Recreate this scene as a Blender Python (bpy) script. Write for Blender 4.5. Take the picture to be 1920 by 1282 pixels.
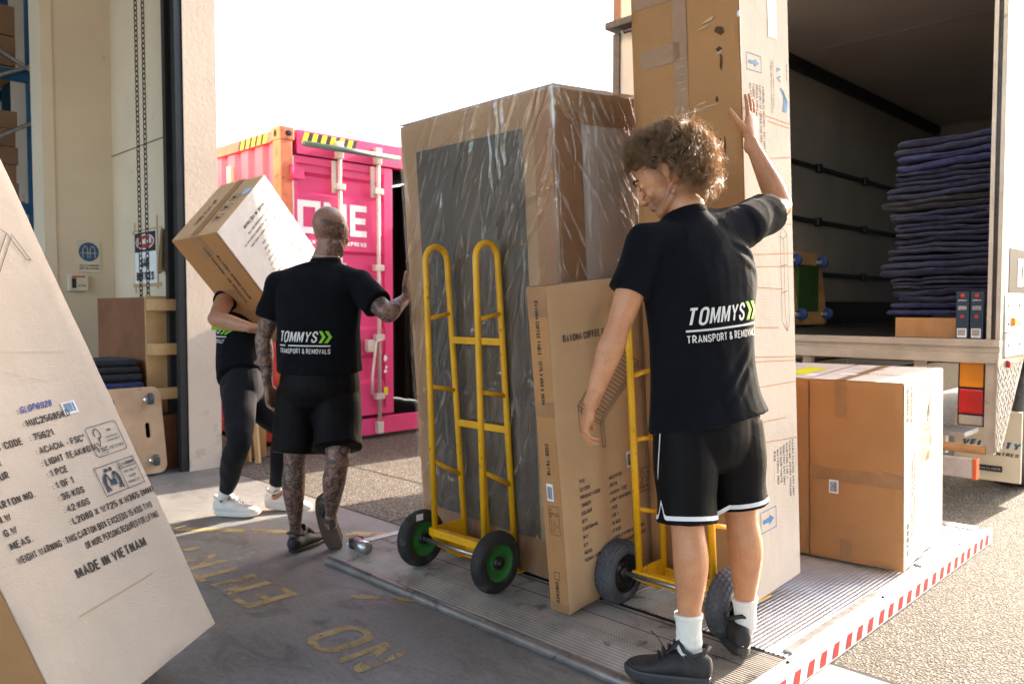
import bpy, bmesh, math, random
import numpy as np
from mathutils import Vector, Matrix, Quaternion, noise
from mathutils.bvhtree import BVHTree
R_=math.radians
S=bpy.context.scene
for o in list(bpy.data.objects): bpy.data.objects.remove(o)
# ---------------- camera, light, exposure ----------------
cam=bpy.data.cameras.new("camera"); camo=bpy.data.objects.new("camera",cam); S.collection.objects.link(camo)
camo.location=(0,0,1.3); camo.rotation_euler=(R_(90-2.536),0,R_(45))
cam.sensor_width=36; cam.lens=27.94; cam.clip_end=3000; cam.clip_start=.02
cam.dof.use_dof=True; cam.dof.focus_distance=2.75; cam.dof.aperture_fstop=4.0
S.camera=camo
S.render.engine='CYCLES'
S.view_settings.view_transform='Standard'; S.view_settings.look='None'; S.view_settings.gamma=1
S.view_settings.exposure=2.35
SUN_EL=R_(25.5); SUN_AZ=R_(3.3)
wd=bpy.data.worlds.new("World"); S.world=wd; wd.use_nodes=True
wn=wd.node_tree; wn.nodes.clear()
sky=wn.nodes.new('ShaderNodeTexSky'); sky.sky_type='NISHITA'; sky.sun_disc=False
sky.sun_elevation=SUN_EL; sky.sun_rotation=SUN_AZ; sky.dust_density=3.0; sky.air_density=1.0; sky.ozone_density=.6; sky.altitude=0
bg=wn.nodes.new('ShaderNodeBackground'); bg.inputs[1].default_value=.15
wo=wn.nodes.new('ShaderNodeOutputWorld'); wn.links.new(sky.outputs[0],bg.inputs[0]); wn.links.new(bg.outputs[0],wo.inputs[0])
sl=bpy.data.lights.new("sun",'SUN'); sl.energy=3.9; sl.angle=R_(.55); sl.color=(1,.86,.70)
so=bpy.data.objects.new("sun",sl); S.collection.objects.link(so)
sdir=Vector((math.sin(SUN_AZ)*math.cos(SUN_EL),math.cos(SUN_AZ)*math.cos(SUN_EL),math.sin(SUN_EL)))
so.rotation_euler=sdir.to_track_quat('Z','Y').to_euler(); so.location=(0,20,12)
S.cycles.max_bounces=8; S.cycles.transparent_max_bounces=16; S.cycles.sample_clamp_indirect=6
CR=Vector((.7071,.7071,0)); CF=Vector((-.7071,.7071,0)); UP=Vector((0,0,1))
# ---------------- helpers ----------------
LOC={}
def V(*a): return Vector(a if len(a)>1 else a[0])
def thing(name,label,cat,loc=(0,0,0),group=None,kind=None):
    o=bpy.data.objects.new(name,None); S.collection.objects.link(o); o.location=loc; o.empty_display_size=.1
    LOC[o.name]=Vector(loc); tag(o,label,cat,group,kind); return o
def tag(o,label=None,cat=None,group=None,kind=None):
    if label:o['label']=label
    if cat:o['category']=cat
    if group:o['group']=group
    if kind:o['kind']=kind
    return o
def link(name,me,mat,parent=None,origin=None,smooth=None):
    """me has world-space vertices; re-base them on the parent (or on origin)"""
    o=bpy.data.objects.new(name,me); S.collection.objects.link(o)
    base=LOC[parent.name] if parent else (Vector(origin) if origin else Vector((0,0,0)))
    if base.length>0: me.transform(Matrix.Translation(-base))
    if mat and not me.materials: me.materials.append(mat)
    if parent: o.parent=parent
    else: o.location=base
    LOC[o.name]=base
    if smooth is not None:
        me.polygons.foreach_set('use_smooth',[smooth]*len(me.polygons))
    me.update(); return o
class MB:
    def __init__(s): s.v=[];s.f=[];s.sm=[]
    def add(s,vs,fs,smooth=False):
        b=len(s.v); s.v.extend([tuple(q) for q in vs]); s.f.extend([tuple(i+b for i in f) for f in fs]); s.sm.extend([smooth]*len(fs)); return s
    def box(s,c,d,M=None,bev=0):
        """centre c, full size d, optional 3x3 M"""
        hx,hy,hz=[q/2 for q in d]; M=M or Matrix.Identity(3); c=Vector(c)
        if bev<=0:
            vs=[c+M@Vector((x*hx,y*hy,z*hz)) for x in(-1,1) for y in(-1,1) for z in(-1,1)]
            return s.add(vs,[(0,1,3,2),(4,6,7,5),(0,4,5,1),(2,3,7,6),(0,2,6,4),(1,5,7,3)])
        bm=bmesh.new(); bmesh.ops.create_cube(bm,size=1)
        for v in bm.verts: v.co=Vector((v.co.x*d[0],v.co.y*d[1],v.co.z*d[2]))
        bmesh.ops.bevel(bm,geom=bm.edges[:],offset=min(bev,min(d)*.45),segments=2,profile=.7,affect='EDGES')
        bm.verts.index_update()
        s.add([c+M@v.co for v in bm.verts],[[v.index for v in f.verts] for f in bm.faces]); bm.free(); return s
    def b2(s,a,b,bev=0):
        a=Vector(a);b=Vector(b); return s.box((a+b)/2,[abs(q) for q in (b-a)],None,bev)
    def tube(s,pts,r,n=10,cap=True,close=False):
        pts=[Vector(p) for p in pts]; rs=r if isinstance(r,(list,tuple)) else [r]*len(pts)
        N=len(pts); vs=[];fs=[]; prev=None
        for i,p in enumerate(pts):
            if close: t=pts[(i+1)%N]-pts[i-1]
            else: t=(pts[min(i+1,N-1)]-pts[max(i-1,0)])
            t.normalize()
            if prev is None:
                a=t.cross(UP); 
                if a.length<.1: a=t.cross(Vector((1,0,0)))
            else: a=prev-t*prev.dot(t)
            a.normalize(); prev=a; b=t.cross(a)
            for k in range(n):
                w=2*math.pi*k/n; vs.append(p+(a*math.cos(w)+b*math.sin(w))*rs[i])
        for i in range(N if close else N-1):
            j=(i+1)%N
            for k in range(n): fs.append((i*n+k,i*n+(k+1)%n,j*n+(k+1)%n,j*n+k))
        if cap and not close: fs.append(tuple(range(n))[::-1]); fs.append(tuple((N-1)*n+k for k in range(n)))
        return s.add(vs,fs,True)
    def disc(s,c,axis,prof,n=32):
        """lathe: prof list of (dist along axis, radius)"""
        axis=Vector(axis).normalized(); a=axis.cross(UP)
        if a.length<.1:a=axis.cross(Vector((1,0,0)))
        a.normalize();b=axis.cross(a);c=Vector(c);vs=[];fs=[]
        for (h,r) in prof:
            for k in range(n):
                w=2*math.pi*k/n; vs.append(c+axis*h+(a*math.cos(w)+b*math.sin(w))*r)
        m=len(prof)
        for i in range(m-1):
            for k in range(n): fs.append((i*n+k,i*n+(k+1)%n,(i+1)*n+(k+1)%n,(i+1)*n+k))
        fs.append(tuple(range(n))[::-1]);fs.append(tuple((m-1)*n+k for k in range(n)))
        return s.add(vs,fs,True)
    def grid(s,P,nu,nv,smooth=True):
        vs=[P(i/nu,j/nv) for i in range(nu+1) for j in range(nv+1)]
        fs=[(i*(nv+1)+j,(i+1)*(nv+1)+j,(i+1)*(nv+1)+j+1,i*(nv+1)+j+1) for i in range(nu) for j in range(nv)]
        return s.add(vs,fs,smooth)
    def ell(s,c,r,M=None,nu=16,nv=10):
        M=M or Matrix.Identity(3);c=Vector(c);vs=[];fs=[]
        for j in range(nv+1):
            ph=math.pi*j/nv
            for i in range(nu):
                th=2*math.pi*i/nu; vs.append(c+M@Vector((r[0]*math.sin(ph)*math.cos(th),r[1]*math.sin(ph)*math.sin(th),r[2]*math.cos(ph))))
        for j in range(nv):
            for i in range(nu): fs.append((j*nu+i,(j+1)*nu+i,(j+1)*nu+(i+1)%nu,j*nu+(i+1)%nu))
        return s.add(vs,fs,True)
    def loft(s,st,side,n=20,sub=4,caps=(1,1)):
        """st: [(p,rx,ry)...]; rx along side, ry across"""
        P=[np.array(list(p)+[rx,ry],float) for p,rx,ry in st]
        if len(P)>2 and sub>1:
            Q=[]
            for i in range(len(P)-1):
                p0=P[max(i-1,0)];p1=P[i];p2=P[i+1];p3=P[min(i+2,len(P)-1)]
                for k in range(sub):
                    t=k/sub; Q.append(.5*((2*p1)+(-p0+p2)*t+(2*p0-5*p1+4*p2-p3)*t*t+(-p0+3*p1-3*p2+p3)*t**3))
            Q.append(P[-1])
        else: Q=P
        side=Vector(side)
        def caprings(q,t,sg,k):
            out=[]
            for a in (.35,.7,.92,.995):
                c_=math.sqrt(1-a*a); m=min(q[3],q[4])*k
                out.append(np.concatenate([q[:3]+sg*np.array(t)*m*a,[q[3]*c_,q[4]*c_]]))
            return out
        t0=Vector(Q[1][:3]-Q[0][:3]).normalized(); t1=Vector(Q[-1][:3]-Q[-2][:3]).normalized()
        T=[]
        for i in range(len(Q)): T.append(Vector(Q[min(i+1,len(Q)-1)][:3]-Q[max(i-1,0)][:3]).normalized())
        if caps[0]: c=caprings(Q[0],t0,-1,caps[0])[::-1]; Q=c+Q; T=[t0]*len(c)+T
        if caps[1]: c=caprings(Q[-1],t1,1,caps[1]); Q=Q+c; T=T+[t1]*len(c)
        vs=[];fs=[]
        for q,t in zip(Q,T):
            a=side-t*side.dot(t)
            if a.length<.05: a=t.cross(UP)
            a.normalize();b=t.cross(a)
            for k in range(n):
                w=2*math.pi*k/n; vs.append(Vector(q[:3])+a*math.cos(w)*q[3]+b*math.sin(w)*q[4])
        for i in range(len(Q)-1):
            for k in range(n): fs.append((i*n+k,i*n+(k+1)%n,(i+1)*n+(k+1)%n,(i+1)*n+k))
        fs.append(tuple(range(n))[::-1]);fs.append(tuple((len(Q)-1)*n+k for k in range(n)))
        return s.add(vs,fs,True)
    def mesh(s,name):
        me=bpy.data.meshes.new(name); me.from_pydata(s.v,[],s.f)
        me.polygons.foreach_set('use_smooth',s.sm); me.update(); return me
    def build(s,name,mat,parent=None,origin=None,recalc=False):
        me=s.mesh(name)
        if recalc:
            bm=bmesh.new();bm.from_mesh(me);bmesh.ops.recalc_face_normals(bm,faces=bm.faces[:]);bm.to_mesh(me);bm.free()
        return link(name,me,mat,parent,origin)
def struct(o): o['kind']='structure'; return o
def remesh(mb,name,voxel,smooth=6,fac=.5):
    me=mb.mesh(name); o=bpy.data.objects.new('tmp',me); S.collection.objects.link(o)
    m=o.modifiers.new('r','REMESH'); m.mode='VOXEL'; m.voxel_size=voxel; m.use_smooth_shade=True
    if smooth: q=o.modifiers.new('s','SMOOTH'); q.factor=fac; q.iterations=smooth
    dg=bpy.context.evaluated_depsgraph_get(); dg.update()
    r=bpy.data.meshes.new_from_object(o.evaluated_get(dg)); r.name=name
    bpy.data.objects.remove(o); bpy.data.meshes.remove(me)
    r.polygons.foreach_set('use_smooth',[True]*len(r.polygons)); return r
def coords(me):
    a=np.empty(len(me.vertices)*3); me.vertices.foreach_get('co',a); return a.reshape(-1,3)
def normals(me):
    a=np.empty(len(me.vertices)*3); me.vertices.foreach_get('normal',a); return a.reshape(-1,3)
def setco(me,a): me.vertices.foreach_set('co',a.ravel()); me.update()
def addmask(me,name,vals):
    at=me.attributes.new(name,'FLOAT','POINT'); at.data.foreach_set('value',np.asarray(vals,dtype=np.float32))
def bvh_of(me):
    return BVHTree.FromPolygons([v.co.copy() for v in me.vertices],[tuple(p.vertices) for p in me.polygons])
# printed shapes
def quad(mb,O,U,Vv,x0,y0,x1,y1,proj=None):
    O=Vector(O);U=Vector(U);Vv=Vector(Vv)
    if proj:
        n=max(1,int(abs(x1-x0)/.01))
        ps=[O+U*(x0+(x1-x0)*i/n)+Vv*y for i in range(n+1) for y in (y0,y1)]
        mb.add([proj(p) for p in ps],[(2*i,2*i+2,2*i+3,2*i+1) for i in range(n)]); return
    mb.add([O+U*x0+Vv*y0,O+U*x1+Vv*y0,O+U*x1+Vv*y1,O+U*x0+Vv*y1],[(0,1,2,3)])
def seg(mb,O,U,Vv,a,b,t=.002):
    """thin printed stroke between 2-D points a and b"""
    a=np.array(a,float);b=np.array(b,float);d=b-a;L=np.linalg.norm(d)
    if L<1e-6:return
    n=np.array([-d[1],d[0]])/L*t/2;O=Vector(O);U=Vector(U);Vv=Vector(Vv)
    mb.add([O+U*float(p[0])+Vv*float(p[1]) for p in (a-n,b-n,b+n,a+n)],[(0,1,2,3)])
def poly2(mb,O,U,Vv,pts,t=.002,close=False):
    O=Vector(O);U=Vector(U);Vv=Vector(Vv); strip(mb,list(pts)+([pts[0]] if close else []),t,lambda a,b,k:O+U*a+Vv*b,0)
def fill2(mb,O,U,Vv,pts):
    O=Vector(O);U=Vector(U);Vv=Vector(Vv)
    mb.add([O+U*p[0]+Vv*p[1] for p in pts],[tuple(range(len(pts)))])
# condensed sans lettering built from strokes (unit cap height; glyph width in units)
def _arc(cx,cy,rx,ry,a0,a1,n=6): return [(cx+rx*math.cos(R_(a0+(a1-a0)*i/n)),cy+ry*math.sin(R_(a0+(a1-a0)*i/n))) for i in range(n+1)]
def _glyphs():
    W=.44; a=_arc; r=W/2; G={}
    ring=a(r,1-r,r,r,0,180)+a(r,r,r,r,180,360)
    G['O']=(W,[ring+[ring[0]]]); G['0']=G['O']; G['Q']=(W,[ring+[ring[0]],[(r,.25),(W+.02,-.02)]])
    G['C']=(W,[[(W,.70)]+a(r,1-r,r,r,0,180)+a(r,r,r,r,180,360)+[(W,.30)]]); G['G']=(W,[[(W,.70)]+a(r,1-r,r,r,0,180)+a(r,r,r,r,180,360)+[(W,.46),(r,.46)]])
    G['U']=(W,[[(0,1)]+a(r,r,r,r,180,360)+[(W,1)]]); G['J']=(W,[[(W,1),(W,r)]+a(r,r,r,r,0,-180)[1:]+[(0,.3)]])
    G['I']=(0,[[(0,0),(0,1)]]); G['L']=(W*.85,[[(0,1),(0,0),(W*.85,0)]]); G['T']=(W,[[(0,1),(W,1)],[(r,.93),(r,0)]])
    G['H']=(W,[[(0,0),(0,1)],[(W,0),(W,1)],[(.07,.5),(W-.07,.5)]]); G['E']=(W*.88,[[(W*.88,1),(0,1),(0,0),(W*.88,0)],[(.07,.52),(W*.8,.52)]]); G['F']=(W*.85,[[(W*.85,1),(0,1),(0,0)],[(.07,.52),(W*.75,.52)]])
    G['N']=(W,[[(0,0),(0,1)],[(W,0),(W,1)],[(.05,.95),(W-.05,.05)]]); w=.60; G['M']=(w,[[(0,0),(0,1)],[(w,0),(w,1)],[(.05,.97),(w/2,.12),(w-.05,.97)]])
    G['W']=(.68,[[(0,1),(.17,0),(.34,.9),(.51,0),(.68,1)]]); G['V']=(.5,[[(0,1),(.25,0),(.5,1)]]); G['A']=(.5,[[(0,0),(.25,1),(.5,0)],[(.12,.3),(.38,.3)]])
    G['X']=(.48,[[(0,1),(.48,0)],[(0,0),(.2,.42)],[(.28,.58),(.48,1)]]); G['Y']=(.5,[[(0,1),(.25,.46),(.5,1)],[(.25,.40),(.25,0)]]); G['Z']=(W,[[(0,1),(W,1),(0,0),(W,0)]]); G['K']=(W,[[(0,0),(0,1)],[(W,1),(.07,.44)],[(.17,.50),(W,0)]])
    G['P']=(W,[[(0,0),(0,1),(r,1)]+a(r,.75,r,.25,90,-90)+[(.07,.5)]]); G['R']=(W,[[(0,0),(0,1),(r,1)]+a(r,.75,r,.25,90,-90)+[(.07,.5)],[(r,.45),(W,0)]])
    G['B']=(W,[[(r,.52)]+a(r,.76,r*.9,.24,-90,90)+[(0,1),(0,0),(r,0)]+a(r,.26,r,.26,-90,90)+[(.07,.52)]]); G['D']=(W,[[(0,0),(0,1),(r*.8,1)]+a(r*.8,.6,W-r*.8,.4,90,0)+a(r*.8,.4,W-r*.8,.4,0,-90)+[(0,0)]])
    S=[(W,.74)]+a(r,.76,r,.24,10,180)+[(.02,.66),(W-.03,.38)]+a(r,.24,r,.24,0,-180)+[(0,.3)]; G['S']=(W,[S])
    G['1']=(.22,[[(0,.80),(.2,1),(.2,0)]]); G['2']=(W,[[(0,.72)]+a(r,.76,r,.24,180,0)+[(W,.66),(0,0),(W,0)]]); G['3']=(W,[[(0,.74)]+a(r,.77,r,.23,170,-80)+a(r,.27,r,.27,80,-180)+[(0,.26)]])
    G['4']=(W,[[(W*.75,0),(W*.75,1),(0,.3),(W*.68,.3)]]); G['5']=(W,[[(W*.95,1),(.02,1),(0,.52)]+a(r,.30,r,.30,110,-170)]); G['6']=(W,[[(W,.78)]+a(r,.76,r,.24,20,180)+[(0,.3)]+a(r,.28,r,.28,180,540,10)]); G['7']=(W,[[(0,1),(W,1),(W*.35,0)]])
    G['8']=(W,[a(r,.76,r*.9,.24,0,360,10),a(r,.26,r,.26,80,-260,10)]); G['9']=(W,[[(0,.22)]+a(r,.24,r,.24,200,360)+[(W,.7)]+a(r,.72,r,.28,0,-350,10)])
    G[':']=(0,[[(0,.10),(0,.22)],[(0,.56),(0,.68)]]); G['.']=(0,[[(0,0),(0,.12)]]); G['-']=(.22,[[(0,.42),(.22,.42)]]); G['/']=(.32,[[(0,-.05),(.32,1.05)]]); G[',']=(.02,[[(.02,.1),(0,-.12)]])
    G['#']=(.5,[[(.1,0),(.2,1)],[(.3,0),(.4,1)],[(0,.33),(.5,.33)],[(0,.67),(.5,.67)]]); G['(']=(.14,[a(.2,.5,.2,.62,110,250)]); G[')']=(.14,[a(-.06,.5,.2,.62,-70,70)]); G['&']=(.5,[[(.5,0),(.08,.72)]+a(.22,.82,.14,.17,200,-30)+[(.04,.36)]+a(.2,.22,.2,.22,150,330)+[(.5,.42)]])
    G['\u00ae']=(.16,[a(.08,.9,.08,.09,0,360,8)])
    return G
GL=_glyphs()
def strip(mb,pts,t,f,k):
    n=len(pts); closed=math.dist(pts[0],pts[-1])<1e-6
    if closed: pts=pts[:-1]; n-=1
    L=[]
    for i in range(n):
        p=pts[i]; a=pts[i-1] if (i>0 or closed) else None; b=pts[(i+1)%n] if (i<n-1 or closed) else None
        def nrm(u,v):
            dx,dy=v[0]-u[0],v[1]-u[1]; l=math.hypot(dx,dy) or 1; return (-dy/l,dx/l)
        n1=nrm(a,p) if a else None; n2=nrm(p,b) if b else None
        if n1 and n2:
            mx,my=n1[0]+n2[0],n1[1]+n2[1]; l=math.hypot(mx,my)
            if l<.35: mx,my=n2; l=1; s=1
            else: s=min(1.9,2/l)
            m=(mx/l*s,my/l*s)
        else: m=n1 or n2
        L.append((p,m))
    vs=[]
    for (p,m) in L: vs+= [f(p[0]+m[0]*t/2,p[1]+m[1]*t/2,k),f(p[0]-m[0]*t/2,p[1]-m[1]*t/2,k)]
    q=len(L); mb.add(vs,[(2*i,2*i+1,2*((i+1)%q)+1,2*((i+1)%q)) for i in range(q if closed else q-1)])
def put_text(mb,s,O,U,Vv,h,xs=.8,bold=.012,align='l',width=None,shear=0,proj=None,t=None):
    """cap height h; origin O = left end of the baseline; U right, Vv up (unit)"""
    s=s.upper(); t=t if t else .145+bold*4; gap=.17+t*.35; x=t/2; items=[]
    for ch in s:
        if ch==' ': x+=.34; continue
        g=GL.get(ch) or GL['-']; items.append((x,g)); x+=g[0]+gap+t*.4
    tot=x-gap; 
    if tot<=0: return 0
    kx=width/(tot*h) if width else xs*1.35
    O=Vector(O);U=Vector(U);Vv=Vector(Vv);N=U.cross(Vv); w=tot*h*kx; sh=0
    off=-w/2 if align=='c' else (-w if align=='r' else 0)
    k=0
    for (x0,(gw,st)) in items:
        for pl in st:
            f=lambda a,b,kk:O+U*(off+(x0+a)*h*kx+b*shear*h)+Vv*((b*(1-t)+t/2)*h)+N*(.00006*kk)
            strip(mb,pl,t,f,k%3); k+=1
    return w
# materials -----------------------------------------------------------
def newmat(name):
    m=bpy.data.materials.new(name); m.use_nodes=True; nt=m.node_tree; nt.nodes.clear()
    out=nt.nodes.new('ShaderNodeOutputMaterial'); p=nt.nodes.new('ShaderNodeBsdfPrincipled'); nt.links.new(p.outputs[0],out.inputs[0])
    return m,nt,p,out
def nd(nt,t,**k):
    n=nt.nodes.new(t)
    for a,b in k.items():
        if isinstance(a,str) and hasattr(n,a): setattr(n,a,b)
    return n
def tc(nt,scale=(1,1,1),rot=(0,0,0)):
    c=nt.nodes.new('ShaderNodeTexCoord'); mp=nt.nodes.new('ShaderNodeMapping'); mp.inputs['Scale'].default_value=scale; mp.inputs['Rotation'].default_value=rot
    nt.links.new(c.outputs['Object'],mp.inputs[0]); return mp.outputs[0]
def nz(nt,vec,scale,detail=4,rough=.55,dist=0):
    n=nt.nodes.new('ShaderNodeTexNoise'); n.inputs['Scale'].default_value=scale;n.inputs['Detail'].default_value=detail;n.inputs['Roughness'].default_value=rough;n.inputs['Distortion'].default_value=dist
    nt.links.new(vec,n.inputs['Vector']); return n.outputs['Fac']
def ramp(nt,fac,stops):
    r=nt.nodes.new('ShaderNodeValToRGB'); e=r.color_ramp.elements
    while len(e)<len(stops): e.new(.5)
    for q,(p,c) in zip(e,stops): q.position=p; q.color=tuple(c)+(1,) if len(c)==3 else c
    nt.links.new(fac,r.inputs[0]); return r.outputs[0]
def mixc(nt,fac,a,b,mode='MIX'):
    m=nt.nodes.new('ShaderNodeMix'); m.data_type='RGBA'; m.blend_type=mode
    for s,x in ((0,fac),(6,a),(7,b)):
        if isinstance(x,(int,float)): m.inputs[s].default_value=x
        elif isinstance(x,tuple): m.inputs[s].default_value=x+(1,) if len(x)==3 else x
        else: nt.links.new(x,m.inputs[s])
    return m.outputs[2]
def bump(nt,p,h,strength=.3,dist=.01):
    b=nt.nodes.new('ShaderNodeBump'); b.inputs['Strength'].default_value=strength; b.inputs['Distance'].default_value=dist
    nt.links.new(h,b.inputs['Height']); nt.links.new(b.outputs[0],p.inputs['Normal']); return b
def mth(nt,op,a,b=None):
    m=nt.nodes.new('ShaderNodeMath'); m.operation=op
    for i,x in enumerate((a,b)):
        if x is None: continue
        if isinstance(x,(int,float)): m.inputs[i].default_value=x
        else: nt.links.new(x,m.inputs[i])
    return m.outputs[0]
def simple(name,col,rough=.5,metal=0,var=.12,vscale=6,bs=0,bscale=80,spec=.5,dirt=None,coat=0):
    m,nt,p,o=newmat(name); v=tc(nt)
    lo=tuple(c*(1-var) for c in col); hi=tuple(min(1,c*(1+var)) for c in col)
    c=ramp(nt,nz(nt,v,vscale,5),[(.3,lo),(.7,hi)])
    if dirt: c=mixc(nt,ramp(nt,nz(nt,v,dirt[1],6,.7),[(dirt[2],(0,0,0)),(min(1,dirt[2]+.12),(1,1,1))]),c,dirt[0])
    nt.links.new(c,p.inputs['Base Color']); p.inputs['Roughness'].default_value=rough; p.inputs['Metallic'].default_value=metal
    p.inputs['Specular IOR Level'].default_value=spec; p.inputs['Coat Weight'].default_value=coat
    nt.links.new(mth(nt,'ADD',mth(nt,'MULTIPLY',nz(nt,v,vscale*2.3,4),.2),rough-.1),p.inputs['Roughness'])
    if bs: bump(nt,p,nz(nt,v,bscale,4),bs,.004)
    return m
def cardboard(name,col,flute=(0,0,1)):
    m,nt,p,o=newmat(name); v=tc(nt)
    d=tuple(c*.86 for c in col); h=tuple(min(1,c*1.08) for c in col)
    c=ramp(nt,nz(nt,v,2.2,6,.6),[(.3,d),(.7,h)])
    sp=nz(nt,v,420,2); c=mixc(nt,.22,c,ramp(nt,sp,[(.35,tuple(q*.7 for q in col)),(.65,h)]))
    sc=ramp(nt,nz(nt,tc(nt,(1.5,1.5,14),(.25,.1,0)),2.2,8,.75,.4),[(.66,(0,0,0)),(.70,(1,1,1))])
    c=mixc(nt,mth(nt,'MULTIPLY',sc,.30),c,tuple(min(1,q*1.35+.04) for q in col))
    st=ramp(nt,nz(nt,v,1.1,5,.7,.8),[(.60,(0,0,0)),(.72,(1,1,1))])
    c=mixc(nt,mth(nt,'MULTIPLY',st,.28),c,tuple(q*.62 for q in col))
    nt.links.new(c,p.inputs['Base Color']); p.inputs['Roughness'].default_value=.78; p.inputs['Specular IOR Level'].default_value=.3
    w=nt.nodes.new('ShaderNodeTexWave'); w.wave_type='BANDS'; w.bands_direction='Z'; w.inputs['Scale'].default_value=52; w.inputs['Distortion'].default_value=.6
    nt.links.new(v,w.inputs['Vector'])
    hh=mth(nt,'ADD',mth(nt,'MULTIPLY',w.outputs['Fac'],.10),mth(nt,'ADD',mth(nt,'MULTIPLY',nz(nt,v,5,5,.6),2.2),mth(nt,'MULTIPLY',nz(nt,v,60,3),.18)))
    bump(nt,p,hh,.5,.006); return m
M={}
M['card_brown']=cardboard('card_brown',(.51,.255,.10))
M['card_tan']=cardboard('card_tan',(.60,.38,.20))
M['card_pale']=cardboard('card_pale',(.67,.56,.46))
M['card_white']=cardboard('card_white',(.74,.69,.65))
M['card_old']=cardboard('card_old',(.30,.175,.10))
M['ink']=simple('ink',(.022,.019,.02),.7,var=.3,vscale=90)
M['ink_blue']=simple('ink_blue',(.06,.22,.42),.7,var=.2,vscale=60)
M['ink_grey']=simple('ink_grey',(.055,.045,.042),.7,var=.2,vscale=60)
M['ink_red']=simple('ink_red',(.5,.03,.02),.7)
M['label_white']=simple('label_white',(.86,.86,.86),.5,var=.03)
M['label_yellow']=simple('label_yellow',(.85,.75,.02),.5,var=.03)
M['tape']=simple('tape',(.38,.205,.095),.34,var=.12,vscale=14,bs=.3,bscale=30,spec=.35)
M['yellow']=simple('yellow',(.84,.42,.004),.42,var=.14,vscale=7,dirt=((.09,.05,.02),34,.60),bs=.1,bscale=120,coat=.25)
M['rubber']=simple('rubber',(.028,.026,.025),.72,var=.4,vscale=20,bs=.3,bscale=160,dirt=((.09,.08,.07),9,.55))
M['rubber_grey']=simple('rubber_grey',(.075,.075,.078),.75,var=.25,vscale=20,bs=.2,bscale=160,dirt=((.16,.15,.14),12,.55))
M['green_rim']=simple('green_rim',(.03,.17,.03),.42,var=.2,vscale=12,dirt=((.04,.05,.03),20,.62))
M['steel_dark']=simple('steel_dark',(.06,.055,.055),.4,metal=.8,var=.3,vscale=30)
M['steel']=simple('steel',(.55,.55,.56),.32,metal=.9,var=.15,vscale=20,bs=.1,bscale=90)
M['chrome']=simple('chrome',(.75,.75,.77),.15,metal=1,var=.05)
M['alu']=simple('alu',(.56,.56,.57),.48,metal=.55,var=.16,vscale=9,dirt=((.16,.14,.12),7,.6),bs=.15,bscale=60)
M['alu_old']=simple('alu_old',(.36,.325,.285),.55,metal=.4,var=.30,vscale=5,dirt=((.09,.075,.06),9,.55),bs=.25,bscale=50)
M['alu_lip']=simple('alu_lip',(.34,.33,.325),.36,metal=.8,var=.25,vscale=7,dirt=((.12,.10,.09),12,.58),bs=.25,bscale=40)
M['alu_post']=simple('alu_post',(.50,.46,.40),.5,metal=.4,var=.15,vscale=6,dirt=((.2,.16,.12),10,.62))
M['white_paint']=simple('white_paint',(.78,.78,.78),.4,var=.04,dirt=((.5,.46,.4),6,.68))
M['black_plastic']=simple('black_plastic',(.02,.02,.022),.45,var=.2)
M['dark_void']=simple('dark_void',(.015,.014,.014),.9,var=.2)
M['wall_paint']=simple('wall_paint',(.74,.62,.45),.72,var=.06,vscale=1.4,dirt=((.42,.34,.24),3,.66),bs=.2,bscale=25)
M['wall_out']=simple('wall_out',(.62,.52,.42),.8,var=.08,vscale=2,dirt=((.45,.38,.3),4,.6),bs=.4,bscale=40)
M['pink']=simple('pink',(.72,.055,.20),.42,var=.08,vscale=2.5,dirt=((.30,.05,.07),12,.70),bs=.08,bscale=20)
M['pink_side_glare']=simple('pink_side_glare',(.68,.085,.19),.5,var=.12,vscale=2,dirt=((.35,.1,.05),8,.68))  # container pink washed paler; glare on this side put into the colour
M['orange_rust']=simple('orange_rust',(.60,.17,.08),.6,var=.2,vscale=6,dirt=((.28,.07,.02),10,.55))
M['rod']=simple('rod',(.62,.56,.50),.5,metal=.2,var=.15,dirt=((.35,.12,.07),14,.62))
M['bar_green']=simple('bar_green',(.14,.20,.18),.4,metal=.3,var=.25,dirt=((.3,.3,.28),10,.6))
M['van_wall']=simple('van_wall',(.40,.37,.33),.6,var=.12,vscale=1.5,dirt=((.10,.08,.06),4,.66),bs=.1)
M['van_ceiling']=simple('van_ceiling',(.50,.46,.42),.55,var=.08,vscale=1.5,dirt=((.16,.13,.11),4,.68))
M['navy']=None
M['plywood']=simple('plywood',(.52,.34,.20),.6,var=.18,vscale=4,dirt=((.28,.17,.1),6,.62))
M['wood_dark']=simple('wood_dark',(.24,.095,.045),.5,var=.25,vscale=5)
M['wood_pine']=simple('wood_pine',(.58,.36,.16),.6,var=.15,vscale=5)
M['wood_tray']=simple('wood_tray',(.42,.22,.09),.6,var=.2,vscale=7)
M['sock']=simple('sock',(.80,.77,.70),.9,var=.05,vscale=30,bs=.3,bscale=200)
M['white_shoe']=simple('white_shoe',(.74,.69,.62),.8,var=.08,vscale=20,bs=.3,bscale=260,dirt=((.5,.43,.34),20,.62))
M['shoe_black']=simple('shoe_black',(.022,.021,.022),.62,var=.3,vscale=30,bs=.4,bscale=300)
M['sole_black']=simple('sole_black',(.045,.043,.042),.55,var=.2)
M['sole_brown']=simple('sole_brown',(.10,.062,.045),.7,var=.2,bs=.4,bscale=120)
M['sole_grey']=simple('sole_grey',(.33,.30,.27),.7,var=.2)
M['trim_white']=simple('trim_white',(.78,.76,.74),.7,var=.04)
M['print_white']=simple('print_white',(.72,.70,.66),.45,var=.06,vscale=40)
M['print_green']=simple('print_green',(.26,.62,.03),.5,var=.08)
M['blue_rack']=simple('blue_rack',(.015,.10,.22),.5,var=.15)
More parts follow.
